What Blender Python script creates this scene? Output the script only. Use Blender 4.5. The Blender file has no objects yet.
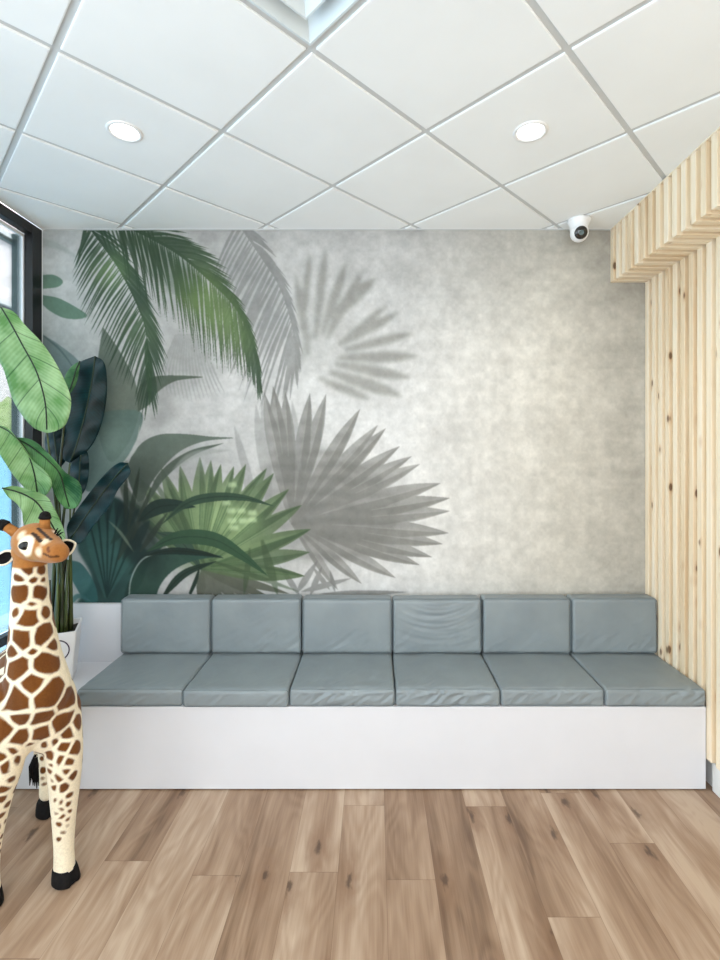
import bpy, bmesh, math, random
import numpy as np
from mathutils import Vector, Matrix, noise as mnoise

sc = bpy.context.scene
C = sc.collection

# ------------------------------------------------------------------ camera, world, lights, exposure
F_PX, VPX, VPY, CAMZ = 496.0, 375.0, 452.0, 1.70
cam_d = bpy.data.cameras.new('camera')
cam_d.sensor_fit = 'HORIZONTAL'; cam_d.sensor_width = 36.0
cam_d.lens = F_PX / 720.0 * 36.0
cam_d.shift_x = -(VPX - 360.0) / 720.0
cam_d.shift_y = -(480.0 - VPY) / 720.0
cam_d.clip_start = 0.05
cam = bpy.data.objects.new('camera', cam_d); C.objects.link(cam)
cam.location = (0, 0, CAMZ); cam.rotation_euler = (math.pi / 2, 0, 0)
sc.camera = cam

sc.view_settings.view_transform = 'Standard'
sc.view_settings.look = 'None'
sc.view_settings.gamma = 1.0
sc.view_settings.use_curve_mapping = False
sc.view_settings.exposure = 0.0
sc.cycles.use_denoising = True
sc.cycles.max_bounces = 12
sc.cycles.diffuse_bounces = 6
sc.cycles.transparent_max_bounces = 16
sc.cycles.sample_clamp_indirect = 8.0

w = bpy.data.worlds.new('daylight'); sc.world = w; w.use_nodes = True
wn = w.node_tree; bg = wn.nodes['Background']
bg.inputs['Color'].default_value = (0.86, 0.94, 1.0, 1); bg.inputs['Strength'].default_value = 2.4

def area_light(name, loc, rot, sx, sy, power, color):
    d = bpy.data.lights.new(name, 'AREA'); d.shape = 'RECTANGLE'; d.size = sx; d.size_y = sy
    d.energy = power; d.color = color
    o = bpy.data.objects.new(name, d); C.objects.link(o); o.location = loc; o.rotation_euler = rot
    return o
# added area lamps: fill from behind the viewer, extra daylight at the side window
area_light('fill_behind_viewer', (0.25, -2.9, 1.75), (math.radians(90), 0, 0), 2.6, 2.5, 66, (0.93, 0.965, 1.0))
area_light('fill_side_window', (-2.04, -0.5, 1.75), (0, math.radians(-90), 0), 2.4, 3.2, 62, (0.88, 0.945, 1.0))
sun_d = bpy.data.lights.new('sun', 'SUN'); sun_d.energy = 7.0; sun_d.angle = math.radians(3); sun_d.color = (1.0, 0.97, 0.93)
sun = bpy.data.objects.new('sun', sun_d); C.objects.link(sun)
sun.rotation_euler = Vector((-0.52, 0.12, -0.85)).to_track_quat('-Z', 'Y').to_euler()

def downlight_lamp(x, y, power=20):
    d = bpy.data.lights.new('downlight_lamp', 'SPOT'); d.energy = power; d.color = (1.0, 0.965, 0.91)
    d.spot_size = math.radians(135); d.spot_blend = 0.8; d.shadow_soft_size = 0.05
    o = bpy.data.objects.new('downlight_lamp', d); C.objects.link(o); o.location = (x, y, 3.04)
    return o
DOWNLIGHTS = [(-1.07, 2.12), (0.665, 2.12)]
for x, y in DOWNLIGHTS + [(-1.07, 0.38), (0.665, 0.38), (-1.07, -1.36), (0.665, -1.36)]:
    downlight_lamp(x, y)

# ------------------------------------------------------------------ helpers
XL, XR, YB, YF, ZC = -2.05, 1.712, 3.06, -3.0, 3.07
SLX = 1.664                       # face of the slats on the right wall
rng = random.Random(7)

def W(px, py, Y):
    return Vector(((px - VPX) * Y / F_PX, Y, CAMZ + (VPY - py) * Y / F_PX))

def lin(r, g=None, b=None):
    if g is None: g = b = r
    f = lambda c: (c/255.0)/12.92 if c/255.0 <= 0.04045 else ((c/255.0+0.055)/1.055)**2.4
    return (f(r), f(g), f(b), 1.0)

def link(o, parent=None):
    C.objects.link(o)
    if parent is not None: o.parent = parent
    return o

def tag(o, label=None, cat=None, group=None, kind=None):
    if label: o['label'] = label
    if cat: o['category'] = cat
    if group: o['group'] = group
    if kind: o['kind'] = kind
    return o

def empty(name, loc, label, cat, group=None):
    o = bpy.data.objects.new(name, None); o.location = loc; o.empty_display_size = 0.05
    link(o); tag(o, label, cat, group)
    bpy.context.view_layer.update()
    return o

def obj(name, bm, mat, parent=None, smooth=False, keep_world=True):
    me = bpy.data.meshes.new(name)
    bmesh.ops.recalc_face_normals(bm, faces=bm.faces[:])
    bm.to_mesh(me); bm.free()
    if smooth:
        for p in me.polygons: p.use_smooth = True
    me.materials.append(mat)
    o = bpy.data.objects.new(name, me)
    link(o, parent)
    if parent is not None and keep_world:
        o.matrix_parent_inverse = world_of(parent).inverted()
    return o

def world_of(o):
    m = o.matrix_basis.copy()
    if o.parent is not None:
        m = world_of(o.parent) @ o.matrix_parent_inverse @ m
    return m

def struct(name, bm, mat, parent=None, smooth=False):
    o = obj(name, bm, mat, parent, smooth); o['kind'] = 'structure'
    return o

def box(bm, x0, x1, y0, y1, z0, z1, bev=0.0):
    r = bmesh.ops.create_cube(bm, size=1.0)
    vs = r['verts']
    for v in vs:
        v.co = Vector(((x0+x1)/2 + v.co.x*(x1-x0), (y0+y1)/2 + v.co.y*(y1-y0), (z0+z1)/2 + v.co.z*(z1-z0)))
    if bev > 0:
        es = list({e for v in vs for e in v.link_edges})
        bmesh.ops.bevel(bm, geom=es, offset=bev, segments=2, affect='EDGES', profile=0.5)
    return bm

def tube(bm, pts, rads, n=10, cap=True, flat=None):
    """swept round tube through pts; rads a number or one per point; flat=(axis vector, factor) squashes"""
    pts = [Vector(p) for p in pts]
    if not isinstance(rads, (list, tuple)): rads = [rads]*len(pts)
    rings = []; ref = None
    for i, p in enumerate(pts):
        t = (pts[min(i+1, len(pts)-1)] - pts[max(i-1, 0)]).normalized()
        if ref is None:
            ref = Vector((0, 0, 1)) if abs(t.z) < 0.9 else Vector((1, 0, 0))
        u = (ref - t*ref.dot(t)).normalized(); v = t.cross(u); ref = u
        ring = []
        for k in range(n):
            a = 2*math.pi*k/n
            d = (u*math.cos(a) + v*math.sin(a))*rads[i]
            if flat: d = d - flat[0]*d.dot(flat[0])*(1-flat[1])
            ring.append(bm.verts.new(p + d))
        rings.append(ring)
    for a, b in zip(rings[:-1], rings[1:]):
        for k in range(n):
            bm.faces.new((a[k], a[(k+1) % n], b[(k+1) % n], b[k]))
    if cap:
        bm.faces.new(rings[0][::-1]); bm.faces.new(rings[-1])
    return bm

def lathe(bm, prof, n=32, M=None):
    """prof: list of (r, z); closed with caps where r == 0"""
    rings = []
    for r, z in prof:
        if r < 1e-6: rings.append([bm.verts.new((0, 0, z))])
        else: rings.append([bm.verts.new((r*math.cos(2*math.pi*k/n), r*math.sin(2*math.pi*k/n), z)) for k in range(n)])
    vs = [v for r in rings for v in r]
    for a, b in zip(rings[:-1], rings[1:]):
        for k in range(n):
            k2 = (k+1) % n
            if len(a) == 1 and len(b) == 1: continue
            if len(a) == 1: bm.faces.new((a[0], b[k], b[k2]))
            elif len(b) == 1: bm.faces.new((a[k], a[k2], b[0]))
            else: bm.faces.new((a[k], a[k2], b[k2], b[k]))
    if M is not None:
        for v in vs: v.co = M @ v.co
    return bm

def ellipsoid(bm, c, rx, ry, rz, M=None, u=20, v=14):
    r = bmesh.ops.create_uvsphere(bm, u_segments=u, v_segments=v, radius=1.0)
    for vt in r['verts']:
        q = Vector((vt.co.x*rx, vt.co.y*ry, vt.co.z*rz))
        vt.co = Vector(c) + (M @ q if M is not None else q)
    return bm

# ------------------------------------------------------------------ materials
class NT:
    def __init__(s, name):
        s.m = bpy.data.materials.new(name); s.m.use_nodes = True
        s.t = s.m.node_tree; s.b = s.t.nodes['Principled BSDF']; s.out = s.t.nodes['Material Output']
    def n(s, typ, **kw):
        nd = s.t.nodes.new(typ)
        for k, v in kw.items():
            if k in nd.inputs and not hasattr(nd, k): nd.inputs[k].default_value = v
            else: setattr(nd, k, v)
        return nd
    def l(s, a, b): s.t.links.new(a, b)
    def math(s, op, a, b=None, c=None, clamp=False):
        nd = s.t.nodes.new('ShaderNodeMath'); nd.operation = op; nd.use_clamp = clamp
        for i, x in enumerate((a, b, c)):
            if x is None: continue
            if isinstance(x, (int, float)): nd.inputs[i].default_value = x
            else: s.l(x, nd.inputs[i])
        return nd.outputs[0]
    def mix(s, fac, a, b, blend='MIX'):
        nd = s.t.nodes.new('ShaderNodeMix'); nd.data_type = 'RGBA'; nd.blend_type = blend
        for sock, x in ((nd.inputs[0], fac), (nd.inputs[6], a), (nd.inputs[7], b)):
            if isinstance(x, (int, float)): sock.default_value = x
            elif isinstance(x, tuple): sock.default_value = x
            else: s.l(x, sock)
        return nd.outputs[2]
    def coords(s, scale=(1, 1, 1), kind='Object', rot=(0, 0, 0)):
        tc = s.t.nodes.new('ShaderNodeTexCoord'); mp = s.t.nodes.new('ShaderNodeMapping')
        mp.inputs['Scale'].default_value = scale; mp.inputs['Rotation'].default_value = rot
        s.l(tc.outputs[kind], mp.inputs['Vector']); return mp.outputs[0]
    def noise(s, vec, scale=5, detail=3, rough=0.5):
        nd = s.t.nodes.new('ShaderNodeTexNoise'); nd.inputs['Scale'].default_value = scale
        nd.inputs['Detail'].default_value = detail; nd.inputs['Roughness'].default_value = rough
        if vec is not None: s.l(vec, nd.inputs['Vector'])
        return nd.outputs['Fac']
    def ramp(s, fac, stops):
        nd = s.t.nodes.new('ShaderNodeValToRGB'); e = nd.color_ramp.elements
        while len(e) > 1: e.remove(e[-1])
        e[0].position = stops[0][0]; e[0].color = stops[0][1]
        for p, c in stops[1:]:
            x = e.new(p); x.color = c
        s.l(fac, nd.inputs[0]); return nd.outputs[0]
    def bump(s, h, strength=0.2, dist=0.002):
        nd = s.t.nodes.new('ShaderNodeBump'); nd.inputs['Strength'].default_value = strength
        nd.inputs['Distance'].default_value = dist
        s.l(h, nd.inputs['Height']); s.l(nd.outputs[0], s.b.inputs['Normal'])

def plain(name, col, rough=0.5, metal=0.0, var=0.03, vscale=6, bump=0.0, bscale=200, spec=0.5, coat=0.0):
    t = NT(name)
    c = t.coords()
    f = t.noise(c, vscale, 3)
    d = tuple(max(0, x*(1-var*2)) for x in col[:3]) + (1,)
    u = tuple(min(1, x*(1+var*2)) for x in col[:3]) + (1,)
    t.l(t.ramp(f, [(0.25, d), (0.75, u)]), t.b.inputs['Base Color'])
    t.b.inputs['Roughness'].default_value = rough; t.b.inputs['Metallic'].default_value = metal
    t.b.inputs['Specular IOR Level'].default_value = spec
    t.b.inputs['Coat Weight'].default_value = coat
    if bump: t.bump(t.noise(c, bscale, 2), bump, 0.001)
    return t.m

M = {}
M['white_paint'] = plain('white_paint', lin(232, 232, 230), 0.6, var=0.01, bump=0.05)
M['laminate'] = plain('white_laminate', lin(215, 215, 219), 0.35, var=0.008)
M['tile'] = plain('ceiling_tile', lin(245, 247, 247), 0.9, var=0.012, vscale=3, bump=0.25, bscale=420, spec=0.2)
M['grid'] = plain('grid_steel', lin(205, 207, 207), 0.5, var=0.005)
M['black_metal'] = plain('black_anodised', lin(22, 23, 26), 0.35, var=0.05)
M['grey_metal'] = plain('grey_anodised', lin(96, 112, 112), 0.4, var=0.05)
M['gasket'] = plain('white_gasket', lin(235, 235, 238), 0.6, var=0.01)
M['diffuser'] = plain('diffuser_enamel', lin(214, 224, 228), 0.4, var=0.005)
M['white_plastic'] = plain('white_plastic', lin(238, 238, 238), 0.3, var=0.005)
M['black_gloss'] = plain('black_gloss', lin(14, 14, 15), 0.08, var=0.02, coat=0.6)
M['pot'] = plain('white_glazed_pot', lin(236, 234, 234), 0.28, var=0.01)
M['soil'] = plain('dark_soil', lin(45, 38, 30), 0.95, var=0.3, vscale=60, bump=0.8, bscale=120)
M['ink'] = plain('dark_purple_ink', lin(58, 38, 62), 0.5, var=0.02)
M['pale_ink'] = plain('pale_grey_ink', lin(175, 172, 178), 0.5, var=0.02)
M['hoof'] = plain('black_felt_hoof', lin(20, 18, 18), 0.85, var=0.2, vscale=80, bump=0.5, bscale=300, spec=0.2)
M['tuft'] = plain('black_tuft', lin(20, 17, 16), 0.9, var=0.3, vscale=90, bump=0.5, bscale=300, spec=0.2)
M['eye'] = plain('glass_eye', lin(12, 9, 8), 0.16, var=0.01, spec=0.35)
M['cream_fur'] = plain('cream_plush', lin(232, 220, 196), 0.95, var=0.04, vscale=90, bump=0.6, bscale=420, spec=0.15)
M['tan_fur'] = plain('tan_plush', lin(154, 102, 54), 0.95, var=0.12, vscale=60, bump=0.6, bscale=420, spec=0.15)
M['ear_inner'] = plain('black_ear_lining', lin(18, 15, 15), 0.95, var=0.2, vscale=60, spec=0.15)
M['pavement'] = plain('pale_pavement', lin(176, 205, 228), 0.8, var=0.04, vscale=1.5)
M['pale_wall'] = plain('pale_render', lin(236, 224, 226), 0.8, var=0.02)
M['blue_stand_in'] = plain('pale_blue_stand_in', lin(150, 205, 238), 0.8, var=0.02)
M['canopy'] = plain('canopy_white', lin(226, 222, 224), 0.7, var=0.02)
M['canopy_dark'] = plain('canopy_fascia', lin(120, 116, 120), 0.6, var=0.04)

def vinyl():
    t = NT('grey_vinyl')
    c = t.coords()
    f = t.noise(c, 5, 3)
    t.l(t.ramp(f, [(0.3, lin(125, 134, 138)), (0.7, lin(134, 143, 146))]), t.b.inputs['Base Color'])
    t.b.inputs['Roughness'].default_value = 0.42
    t.b.inputs['Specular IOR Level'].default_value = 0.45
    a = t.noise(c, 14, 2); b2 = t.noise(c, 500, 2)
    h = t.math('ADD', t.math('MULTIPLY', a, 1.0), t.math('MULTIPLY', b2, 0.05))
    t.bump(h, 0.35, 0.006)
    return t.m
M['vinyl'] = vinyl()
M['vinyl_piping'] = plain('grey_vinyl_piping', lin(108, 119, 124), 0.42, var=0.02)

def glass():
    t = NT('window_glass')
    tr = t.n('ShaderNodeBsdfTransparent'); gl = t.n('ShaderNodeBsdfGlossy'); gl.inputs['Roughness'].default_value = 0.02
    tr.inputs['Color'].default_value = (0.93, 0.97, 0.97, 1)
    fr = t.n('ShaderNodeFresnel'); fr.inputs['IOR'].default_value = 1.4
    mx = t.n('ShaderNodeMixShader')
    t.l(t.math('MULTIPLY', fr.outputs[0], 0.7), mx.inputs[0])
    t.l(tr.outputs[0], mx.inputs[1]); t.l(gl.outputs[0], mx.inputs[2]); t.l(mx.outputs[0], t.out.inputs['Surface'])
    return t.m
M['glass'] = glass()

def lamp_glow():
    t = NT('downlight_lens')
    t.b.inputs['Base Color'].default_value = (1, 1, 1, 1)
    t.b.inputs['Emission Color'].default_value = (1.0, 0.97, 0.92, 1)
    t.b.inputs['Emission Strength'].default_value = 3.0
    return t.m
M['glow'] = lamp_glow()

def oak_floor():
    t = NT('oak_plank_floor')
    tc = t.n('ShaderNodeTexCoord'); sp = t.n('ShaderNodeSeparateXYZ'); t.l(tc.outputs['Object'], sp.inputs[0])
    PW, PL = 0.195, 1.30
    u = t.math('DIVIDE', t.math('ADD', sp.outputs[0], 20.04), PW)
    row = t.math('FLOOR', u); fu = t.math('FRACT', u)
    wn1 = t.n('ShaderNodeTexWhiteNoise', noise_dimensions='1D'); t.l(row, wn1.inputs['W'])
    v = t.math('ADD', t.math('DIVIDE', t.math('ADD', sp.outputs[1], 20.0), PL), wn1.outputs['Value'])
    idx = t.math('FLOOR', v); fv = t.math('FRACT', v)
    cid = t.n('ShaderNodeCombineXYZ'); t.l(row, cid.inputs[0]); t.l(idx, cid.inputs[1])
    wn2 = t.n('ShaderNodeTexWhiteNoise', noise_dimensions='2D'); t.l(cid.outputs[0], wn2.inputs['Vector'])
    rnd = wn2.outputs['Value']
    # grain coordinates shifted per plank
    off = t.n('ShaderNodeVectorMath', operation='SCALE'); t.l(wn2.outputs['Color'], off.inputs[0]); off.inputs['Scale'].default_value = 13.0
    ad = t.n('ShaderNodeVectorMath', operation='ADD'); t.l(tc.outputs['Object'], ad.inputs[0]); t.l(off.outputs[0], ad.inputs[1])
    def mp(s):
        m = t.n('ShaderNodeMapping'); m.inputs['Scale'].default_value = s; t.l(ad.outputs[0], m.inputs['Vector']); return m.outputs[0]
    broad = t.noise(mp((9, 0.9, 1)), 1.0, 3, 0.55)
    fine = t.noise(mp((150, 4.0, 1)), 1.0, 3, 0.65)
    # cathedral rings: distorted bands
    dist = t.noise(mp((5, 1.1, 1)), 1.0, 2)
    ring = t.math('SINE', t.math('MULTIPLY', dist, 90.0))
    tone = t.math('ADD', t.math('MULTIPLY', broad, 1.08), t.math('MULTIPLY', rnd, 0.24))
    tone = t.math('ADD', tone, t.math('MULTIPLY', t.math('SUBTRACT', fine, 0.5), 0.24))
    tone = t.math('ADD', tone, t.math('MULTIPLY', ring, 0.035))
    col = t.ramp(tone, [(0.34, lin(108, 83, 64)), (0.50, lin(139, 112, 90)), (0.66, lin(159, 132, 109)), (0.88, lin(186, 163, 141))])
    vo = t.n('ShaderNodeTexVoronoi', voronoi_dimensions='2D'); vo.inputs['Scale'].default_value = 1.0; t.l(mp((5.2, 2.0, 1)), vo.inputs['Vector'])
    vr = t.n('ShaderNodeSeparateColor'); t.l(vo.outputs['Color'], vr.inputs[0])
    sel = t.math('GREATER_THAN', vr.outputs[0], 0.60)
    nz = t.math('MULTIPLY', t.math('SUBTRACT', t.noise(mp((60, 22, 1)), 1.0, 3), 0.5), 0.26)
    kd = t.math('ADD', vo.outputs['Distance'], nz)
    core = t.n('ShaderNodeMapRange', interpolation_type='SMOOTHSTEP'); core.inputs[1].default_value = 0.10; core.inputs[2].default_value = 0.015
    t.l(kd, core.inputs[0])
    halo = t.n('ShaderNodeMapRange', interpolation_type='SMOOTHSTEP'); halo.inputs[1].default_value = 0.42; halo.inputs[2].default_value = 0.05
    t.l(kd, halo.inputs[0])
    col = t.mix(t.math('MULTIPLY', t.math('MULTIPLY', halo.outputs[0], sel), 0.5), col, lin(126, 94, 70))
    col = t.mix(t.math('MULTIPLY', t.math('MULTIPLY', core.outputs[0], sel), 0.75), col, lin(72, 54, 42))
    # seams
    eu = t.math('MINIMUM', fu, t.math('SUBTRACT', 1.0, fu)); ev = t.math('MINIMUM', fv, t.math('SUBTRACT', 1.0, fv))
    se = t.math('MAXIMUM', t.math('LESS_THAN', eu, 0.006), t.math('LESS_THAN', ev, 0.0012))
    col = t.mix(t.math('MULTIPLY', se, 0.45), col, lin(105, 78, 58))
    t.l(col, t.b.inputs['Base Color'])
    t.b.inputs['Roughness'].default_value = 0.42; t.b.inputs['Specular IOR Level'].default_value = 0.4
    t.bump(t.math('SUBTRACT', fine, t.math('MULTIPLY', se, 1.5)), 0.15, 0.001)
    return t.m
M['floor'] = oak_floor()

def pine(name, along):
    """knotty pale pine; along = index of the axis the grain runs on"""
    t = NT(name)
    geo = t.n('ShaderNodeNewGeometry'); r = geo.outputs['Random Per Island']
    tc = t.n('ShaderNodeTexCoord')
    wn = t.n('ShaderNodeTexWhiteNoise', noise_dimensions='1D'); t.l(t.math('MULTIPLY', r, 517.0), wn.inputs['W'])
    off = t.n('ShaderNodeVectorMath', operation='SCALE'); t.l(wn.outputs['Color'], off.inputs[0]); off.inputs['Scale'].default_value = 9.0
    ad = t.n('ShaderNodeVectorMath', operation='ADD'); t.l(tc.outputs['Object'], ad.inputs[0]); t.l(off.outputs[0], ad.inputs[1])
    def mp(across, al):
        s = [across]*3; s[along] = al
        m = t.n('ShaderNodeMapping'); m.inputs['Scale'].default_value = s; t.l(ad.outputs[0], m.inputs['Vector']); return m.outputs[0]
    g = t.noise(mp(70, 2.2), 1.0, 3, 0.6); b2 = t.noise(mp(14, 0.8), 1.0, 2)
    tone = t.math('ADD', t.math('MULTIPLY', g, 0.5), t.math('MULTIPLY', b2, 0.35))
    tone = t.math('ADD', tone, t.math('MULTIPLY', r, 0.22))
    col = t.ramp(tone, [(0.28, lin(212, 183, 144)), (0.5, lin(236, 217, 187)), (0.75, lin(247, 236, 216))])
    vo = t.n('ShaderNodeTexVoronoi'); vo.inputs['Scale'].default_value = 1.0; t.l(mp(17, 8.0), vo.inputs['Vector'])
    vr = t.n('ShaderNodeSeparateColor'); t.l(vo.outputs['Color'], vr.inputs[0])
    sel = t.math('GREATER_THAN', vr.outputs[0], 0.78)
    core = t.n('ShaderNodeMapRange', interpolation_type='SMOOTHSTEP'); core.inputs[1].default_value = 0.23; core.inputs[2].default_value = 0.12
    t.l(vo.outputs['Distance'], core.inputs[0])
    halo = t.n('ShaderNodeMapRange', interpolation_type='SMOOTHSTEP'); halo.inputs[1].default_value = 0.45; halo.inputs[2].default_value = 0.1
    t.l(vo.outputs['Distance'], halo.inputs[0])
    col = t.mix(t.math('MULTIPLY', t.math('MULTIPLY', halo.outputs[0], sel), 0.45), col, lin(190, 140, 88))
    col = t.mix(t.math('MULTIPLY', t.math('MULTIPLY', core.outputs[0], sel), 0.85), col, lin(92, 62, 38))
    t.l(col, t.b.inputs['Base Color']); t.b.inputs['Roughness'].default_value = 0.6
    t.bump(g, 0.1, 0.001)
    return t.m
M['pine_v'] = pine('knotty_pine_upright', 2)
M['pine_h'] = pine('knotty_pine_crosswise', 0)

def mural_mat():
    t = NT('printed_mural')
    a = t.n('ShaderNodeAttribute', attribute_name='print')
    c = t.coords()
    n1 = t.noise(t.coords((1, 1, 0.7)), 85, 4, 0.7); n2 = t.noise(t.coords((7, 7, 40)), 1.0, 3)
    f = t.math('ADD', t.math('MULTIPLY', t.math('SUBTRACT', n1, 0.5), 0.20), t.math('MULTIPLY', t.math('SUBTRACT', n2, 0.5), 0.03))
    f = t.math('ADD', f, 1.0)
    v = t.n('ShaderNodeVectorMath', operation='SCALE'); t.l(a.outputs['Color'], v.inputs[0]); t.l(f, v.inputs['Scale'])
    t.l(v.outputs[0], t.b.inputs['Base Color']); t.b.inputs['Roughness'].default_value = 0.65
    t.b.inputs['Specular IOR Level'].default_value = 0.25
    return t.m
M['mural'] = mural_mat()

def fur_mat():
    t = NT('spotted_plush')
    a = t.n('ShaderNodeAttribute', attribute_name='coat')
    c = t.coords()
    n1 = t.noise(c, 160, 3, 0.7); n2 = t.noise(c, 30, 2)
    f = t.math('ADD', t.math('MULTIPLY', t.math('SUBTRACT', n1, 0.5), 0.55), t.math('MULTIPLY', t.math('SUBTRACT', n2, 0.5), 0.25))
    f = t.math('ADD', f, 1.0)
    v = t.n('ShaderNodeVectorMath', operation='SCALE'); t.l(a.outputs['Color'], v.inputs[0]); t.l(f, v.inputs['Scale'])
    t.l(v.outputs[0], t.b.inputs['Base Color']); t.b.inputs['Roughness'].default_value = 0.95
    t.b.inputs['Specular IOR Level'].default_value = 0.1
    t.b.inputs['Sheen Weight'].default_value = 0.15
    t.bump(n1, 0.5, 0.002)
    return t.m
M['fur'] = fur_mat()

def leaf_mat(name, c0, c1, vein, vein_amt, transl, rough, nveins=9):
    t = NT(name)
    uv = t.n('ShaderNodeUVMap', uv_map='leaf'); sp = t.n('ShaderNodeSeparateXYZ'); t.l(uv.outputs[0], sp.inputs[0])
    s = t.math('ABSOLUTE', t.math('SUBTRACT', sp.outputs[0], 0.5))
    ph = t.math('FRACT', t.math('SUBTRACT', t.math('MULTIPLY', sp.outputs[1], nveins), t.math('MULTIPLY', s, 1.3)))
    d = t.math('MINIMUM', ph, t.math('SUBTRACT', 1.0, ph))
    ln = t.n('ShaderNodeMapRange', interpolation_type='SMOOTHSTEP'); ln.inputs[1].default_value = 0.045; ln.inputs[2].default_value = 0.0
    t.l(d, ln.inputs[0])
    fineph = t.math('SINE', t.math('MULTIPLY', t.math('SUBTRACT', t.math('MULTIPLY', sp.outputs[1], nveins), t.math('MULTIPLY', s, 1.3)), 40.0))
    n1 = t.noise(t.coords(), 9, 3)
    f = t.math('ADD', n1, t.math('MULTIPLY', fineph, 0.04))
    col = t.ramp(f, [(0.3, c0), (0.7, c1)])
    col = t.mix(t.math('MULTIPLY', ln.outputs[0], vein_amt), col, vein)
    t.l(col, t.b.inputs['Base Color']); t.b.inputs['Roughness'].default_value = rough; t.b.inputs['Specular IOR Level'].default_value = 0.28
    t.bump(t.math('MULTIPLY', fineph, 0.5), 0.15, 0.001)
    tl = t.n('ShaderNodeBsdfTranslucent'); t.l(col, tl.inputs['Color'])
    mx = t.n('ShaderNodeMixShader'); mx.inputs[0].default_value = transl
    t.l(t.b.outputs[0], mx.inputs[1]); t.l(tl.outputs[0], mx.inputs[2]); t.l(mx.outputs[0], t.out.inputs['Surface'])
    return t.m
M['leaf_light'] = leaf_mat('light_green_leaf', lin(116, 168, 96), lin(192, 224, 170), lin(40, 88, 46), 0.7, 0.35, 0.42, 5)  # paler ramp end puts the leaf's highlights into its colour
M['leaf_mid'] = leaf_mat('mid_green_leaf', lin(40, 94, 54), lin(116, 172, 108), lin(22, 56, 32), 0.5, 0.25, 0.4, 5)
M['leaf_dark'] = leaf_mat('dark_blue_green_leaf', lin(4, 24, 26), lin(12, 52, 58), lin(4, 16, 18), 0.4, 0.05, 0.42, 6)  # bluish ramp end puts sheen glints into the colour
M['midrib'] = plain('dark_midrib', lin(24, 46, 26), 0.5, var=0.1)
M['midrib_light'] = plain('green_midrib', lin(70, 120, 66), 0.5, var=0.1)
def stem_mat():
    t = NT('plant_stem')
    c = t.coords((60, 60, 4))
    t.l(t.ramp(t.noise(c, 1.0, 3), [(0.35, lin(16, 22, 12)), (0.7, lin(78, 92, 38))]), t.b.inputs['Base Color'])
    t.b.inputs['Roughness'].default_value = 0.45
    return t.m
M['stem'] = stem_mat()
M['shrub'] = leaf_mat('sunlit_shrub', lin(150, 176, 110), lin(206, 220, 170), lin(120, 150, 90), 0.2, 0.3, 0.6)

# ------------------------------------------------------------------ room shell
bm = bmesh.new(); box(bm, XL-0.15, XR+0.15, YF-0.1, YB+0.15, -0.12, 0.0); struct('floor', bm, M['floor'])

def wall_back():
    bm = bmesh.new(); box(bm, XL-0.16, XR+0.15, YB, YB+0.12, 0.0, ZC+0.1)
    return struct('wall_back', bm, M['white_paint'])
WB = wall_back()
bm = bmesh.new(); box(bm, XR, XR+0.12, YF, YB, 0, ZC+0.1); struct('wall_right', bm, M['white_paint'])
bm = bmesh.new(); box(bm, XL-0.12, XL, YF, -2.6, 0, ZC+0.1); struct('wall_left', bm, M['white_paint'])
bm = bmesh.new(); box(bm, 1.692, XR, YF, 2.49, 0, 0.145, 0.003); struct('baseboard_right', bm, M['white_paint'])

# unseen front wall: invented open frame, shaped to let daylight in
bm = bmesh.new()
box(bm, XL-0.12, XR+0.12, YF-0.12, YF, 0, 0.35); box(bm, XL-0.12, XR+0.12, YF-0.12, YF, 2.95, ZC+0.1)
for x in (XL-0.12, -0.85, 0.45, XR): box(bm, x, x+0.12, YF-0.12, YF, 0.35, 2.95)
struct('wall_front', bm, M['white_paint'])

# ceiling: square lay-in tiles turned 45 degrees, with a recessed steel grid between them
P0 = Vector((-0.218, 1.69)); HD = 0.4356
def tile_corner(i, j):            # grid intersections
    return Vector((P0.x + HD*(i-j), P0.y + HD*(i+j)))
def clip_room(bm, x0=XL, x1=XR, y0=YF, y1=YB):
    for co, no in (((x0, 0, 0), (-1, 0, 0)), ((x1, 0, 0), (1, 0, 0)), ((0, y0, 0), (0, -1, 0)), ((0, y1, 0), (0, 1, 0))):
        g = bm.verts[:] + bm.edges[:] + bm.faces[:]
        bmesh.ops.bisect_plane(bm, geom=g, plane_co=co, plane_no=no, clear_outer=True)
bm = bmesh.new()
gap, rec, bv = 0.0125, 0.009, 0.004
for i in range(-9, 8):
    for j in range(-9, 8):
        if i == -1 and j == -1: continue           # the air diffuser sits here
        c = (tile_corner(i, j) + tile_corner(i+1, j+1))/2
        if not (XL-0.5 < c.x < XR+0.5 and YF-0.5 < c.y < YB+0.5): continue
        def ring(ins, z):
            h = HD - ins*math.sqrt(2)
            return [bm.verts.new((c.x+dx*h, c.y+dy*h, z)) for dx, dy in ((0, -1), (1, 0), (0, 1), (-1, 0))]
        r0, r1, r2 = ring(gap, ZC+rec), ring(gap, ZC+bv*0.4), ring(gap+bv, ZC)
        for a, b in ((r0, r1), (r1, r2)):
            for k in range(4): bm.faces.new((a[k], a[(k+1) % 4], b[(k+1) % 4], b[k]))
        bm.faces.new(r2)
clip_room(bm)
CE = struct('ceiling', bm, M['tile'])
bm = bmesh.new(); box(bm, XL-0.12, XR+0.12, YF-0.12, YB+0.1, ZC+0.4, ZC+0.5)
struct('ceiling_slab', bm, M['white_paint'], CE)
bm = bmesh.new()
for i in range(-9, 9):
    for axis in (0, 1):
        a = tile_corner(i, -12) if axis == 0 else tile_corner(-12, i)
        b = tile_corner(i, 12) if axis == 0 else tile_corner(12, i)
        d = (b-a).normalized(); n2 = Vector((-d.y, d.x))*0.0135
        z = ZC+rec-0.001 if axis == 0 else ZC+rec-0.0013
        bm.faces.new([bm.verts.new((q.x, q.y, z)) for q in (a+n2, a-n2, b-n2, b+n2)])
clip_room(bm)
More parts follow.
